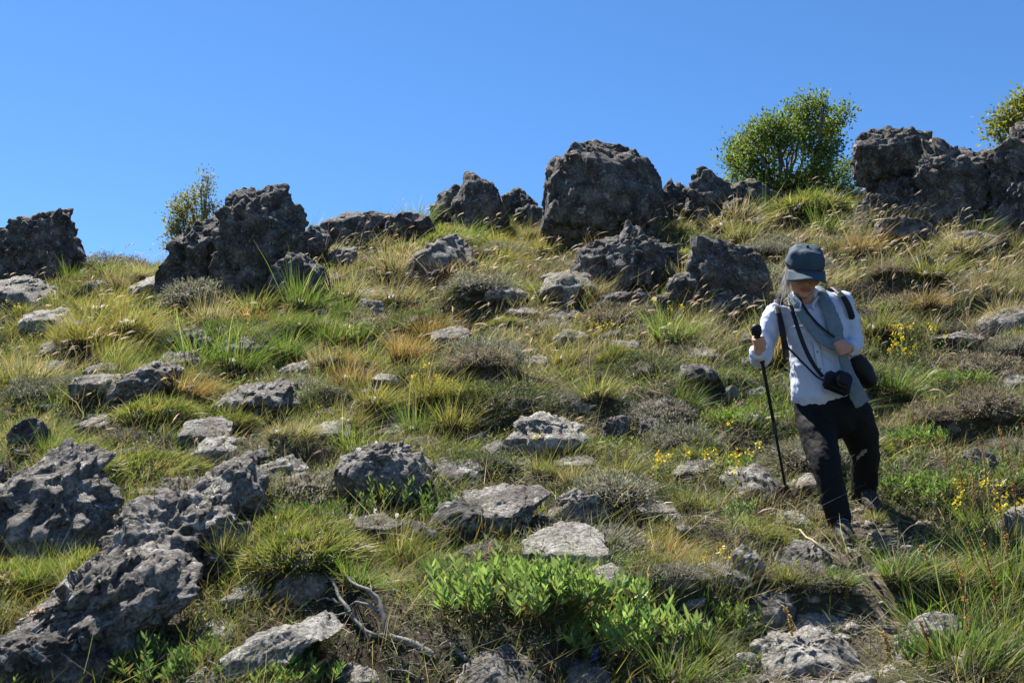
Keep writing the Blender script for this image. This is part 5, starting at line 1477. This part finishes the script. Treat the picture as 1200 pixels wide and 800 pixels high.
sub('strap', strap_mesh([(972, 346, .14), (976, 337, .03), (985, 344, -.075), (993, 356, -.10), (998, 370, -.085), (1000, 384, -.02)], .034, .006), M['black'], pk)
cm = carried('camera', 'black camera hanging on a strap at the waist of the walking person', 'camera', J(981, 450, -.2))
cR = Matrix.Rotation(math.radians(22), 3, 'Y') @ Matrix.Rotation(math.radians(-18), 3, 'X')
cc = Vector(J(981, 449, -.215))
def cam_box(c, size, bev):
    bm = bmesh.new(); bmesh.ops.create_cube(bm, size=1)
    for v in bm.verts: v.co = Vector((v.co.x * size[0], v.co.y * size[1], v.co.z * size[2]))
    bmesh.ops.bevel(bm, geom=bm.edges[:], offset=bev, segments=3, affect='EDGES')
    for v in bm.verts: v.co = cR @ (v.co + Vector(c)) + cc
    me = bpy.data.meshes.new('piece'); bm.to_mesh(me); bm.free(); return me
sub('camera_body', cam_box((0, 0, 0), (.138, .055, .098), .012), M['camera'], cm)
sub('hand_grip', cam_box((-.055, -.03, -.005), (.034, .035, .085), .012), M['camera'], cm)
sub('viewfinder_hump', cam_box((.008, -.004, .056), (.056, .05, .032), .010), M['camera'], cm)
def cyl(c, r, y0, y1, name):
    bm = bmesh.new(); ring_tube(bm, [Vector(cR @ Vector((c[0], y0, c[1])) + cc)[:], Vector(cR @ Vector((c[0], (y0 + y1) / 2, c[1])) + cc)[:], Vector(cR @ Vector((c[0], y1, c[1])) + cc)[:]], [r, r * 1.03, r], 24, cap=False)
    me = bpy.data.meshes.new(name); bm.to_mesh(me); bm.free(); return me
ln = sub('lens', cyl((.012, -.004), .036, -.02, -.085, 'lens'), M['camera'], cm)
me = cyl((.012, -.004), .0375, -.050, -.062, 'focus_ring'); sub('focus_ring', me, M['metal'], cm)
sub('strap', strap_mesh([(934, 338, .07), (926, 347, .0), (927, 358, -.12), (933, 378, -.155), (941, 402, -.158), (952, 425, -.17), (964, 441, -.205)], .024), M['black'], cm)
bg_ = carried('hip_bag', 'black bag with thin cross strap at the hip of the walking person', 'bag', J(1008, 432, .05))
bm = bmesh.new()
ring_tube(bm, [J(994, 416, .05), J(1003, 426, .05), J(1011, 437, .05), J(1019, 449, .05)], [(.045, .06), (.062, .075), (.062, .078), (.04, .07)], 18, up=(.7, 0, .7))
sub('pouch', fuse(bm, 'pouch', .007, 3), M['black'], bg_)
sub('strap', strap_mesh([(936, 343, .05), (938, 351, -.09), (944, 362, -.158), (956, 377, -.178), (968, 388, -.19), (978, 395, -.195)], .014), M['black'], bg_)
sub('strap', strap_mesh([(919, 402, -.135), (930, 414, -.145), (944, 428, -.155), (957, 441, -.17), (966, 446, -.19)], .012), M['black'], bg_)

po = carried('trekking_pole', 'black trekking pole gripped in the hand and planted on the slope', 'walking pole', T_TIP)
def pole_part(name, t0, t1, r0, r1, mat, n=12):
    bm = bmesh.new(); p = [T_TOP + pole_ax * (t0 + (t1 - t0) * k) for k in (0, .5, 1)]
    ring_tube(bm, p, [r0, (r0 + r1) / 2, r1], n); me = bpy.data.meshes.new(name); bmesh.ops.recalc_face_normals(bm, faces=bm.faces); bm.to_mesh(me); bm.free()
    me.polygons.foreach_set('use_smooth', np.ones(len(me.polygons), bool)); sub(name, me, mat, po)
PL = float(np.linalg.norm(T_TIP - T_TOP))
pole_part('knob', 0, .03, .028, .026, M['black']); pole_part('grip', .03, .20, .0155, .0135, M['black'])
pole_part('upper_shaft', .20, PL * .55, .0095, .0095, M['black']); pole_part('lock', PL * .54, PL * .60, .0125, .0125, M['metal'])
pole_part('lower_shaft', PL * .60, PL - .05, .0078, .007, M['black']); pole_part('basket', PL - .075, PL - .062, .022, .024, M['black']); pole_part('tip', PL - .05, PL, .006, .003, M['metal'])
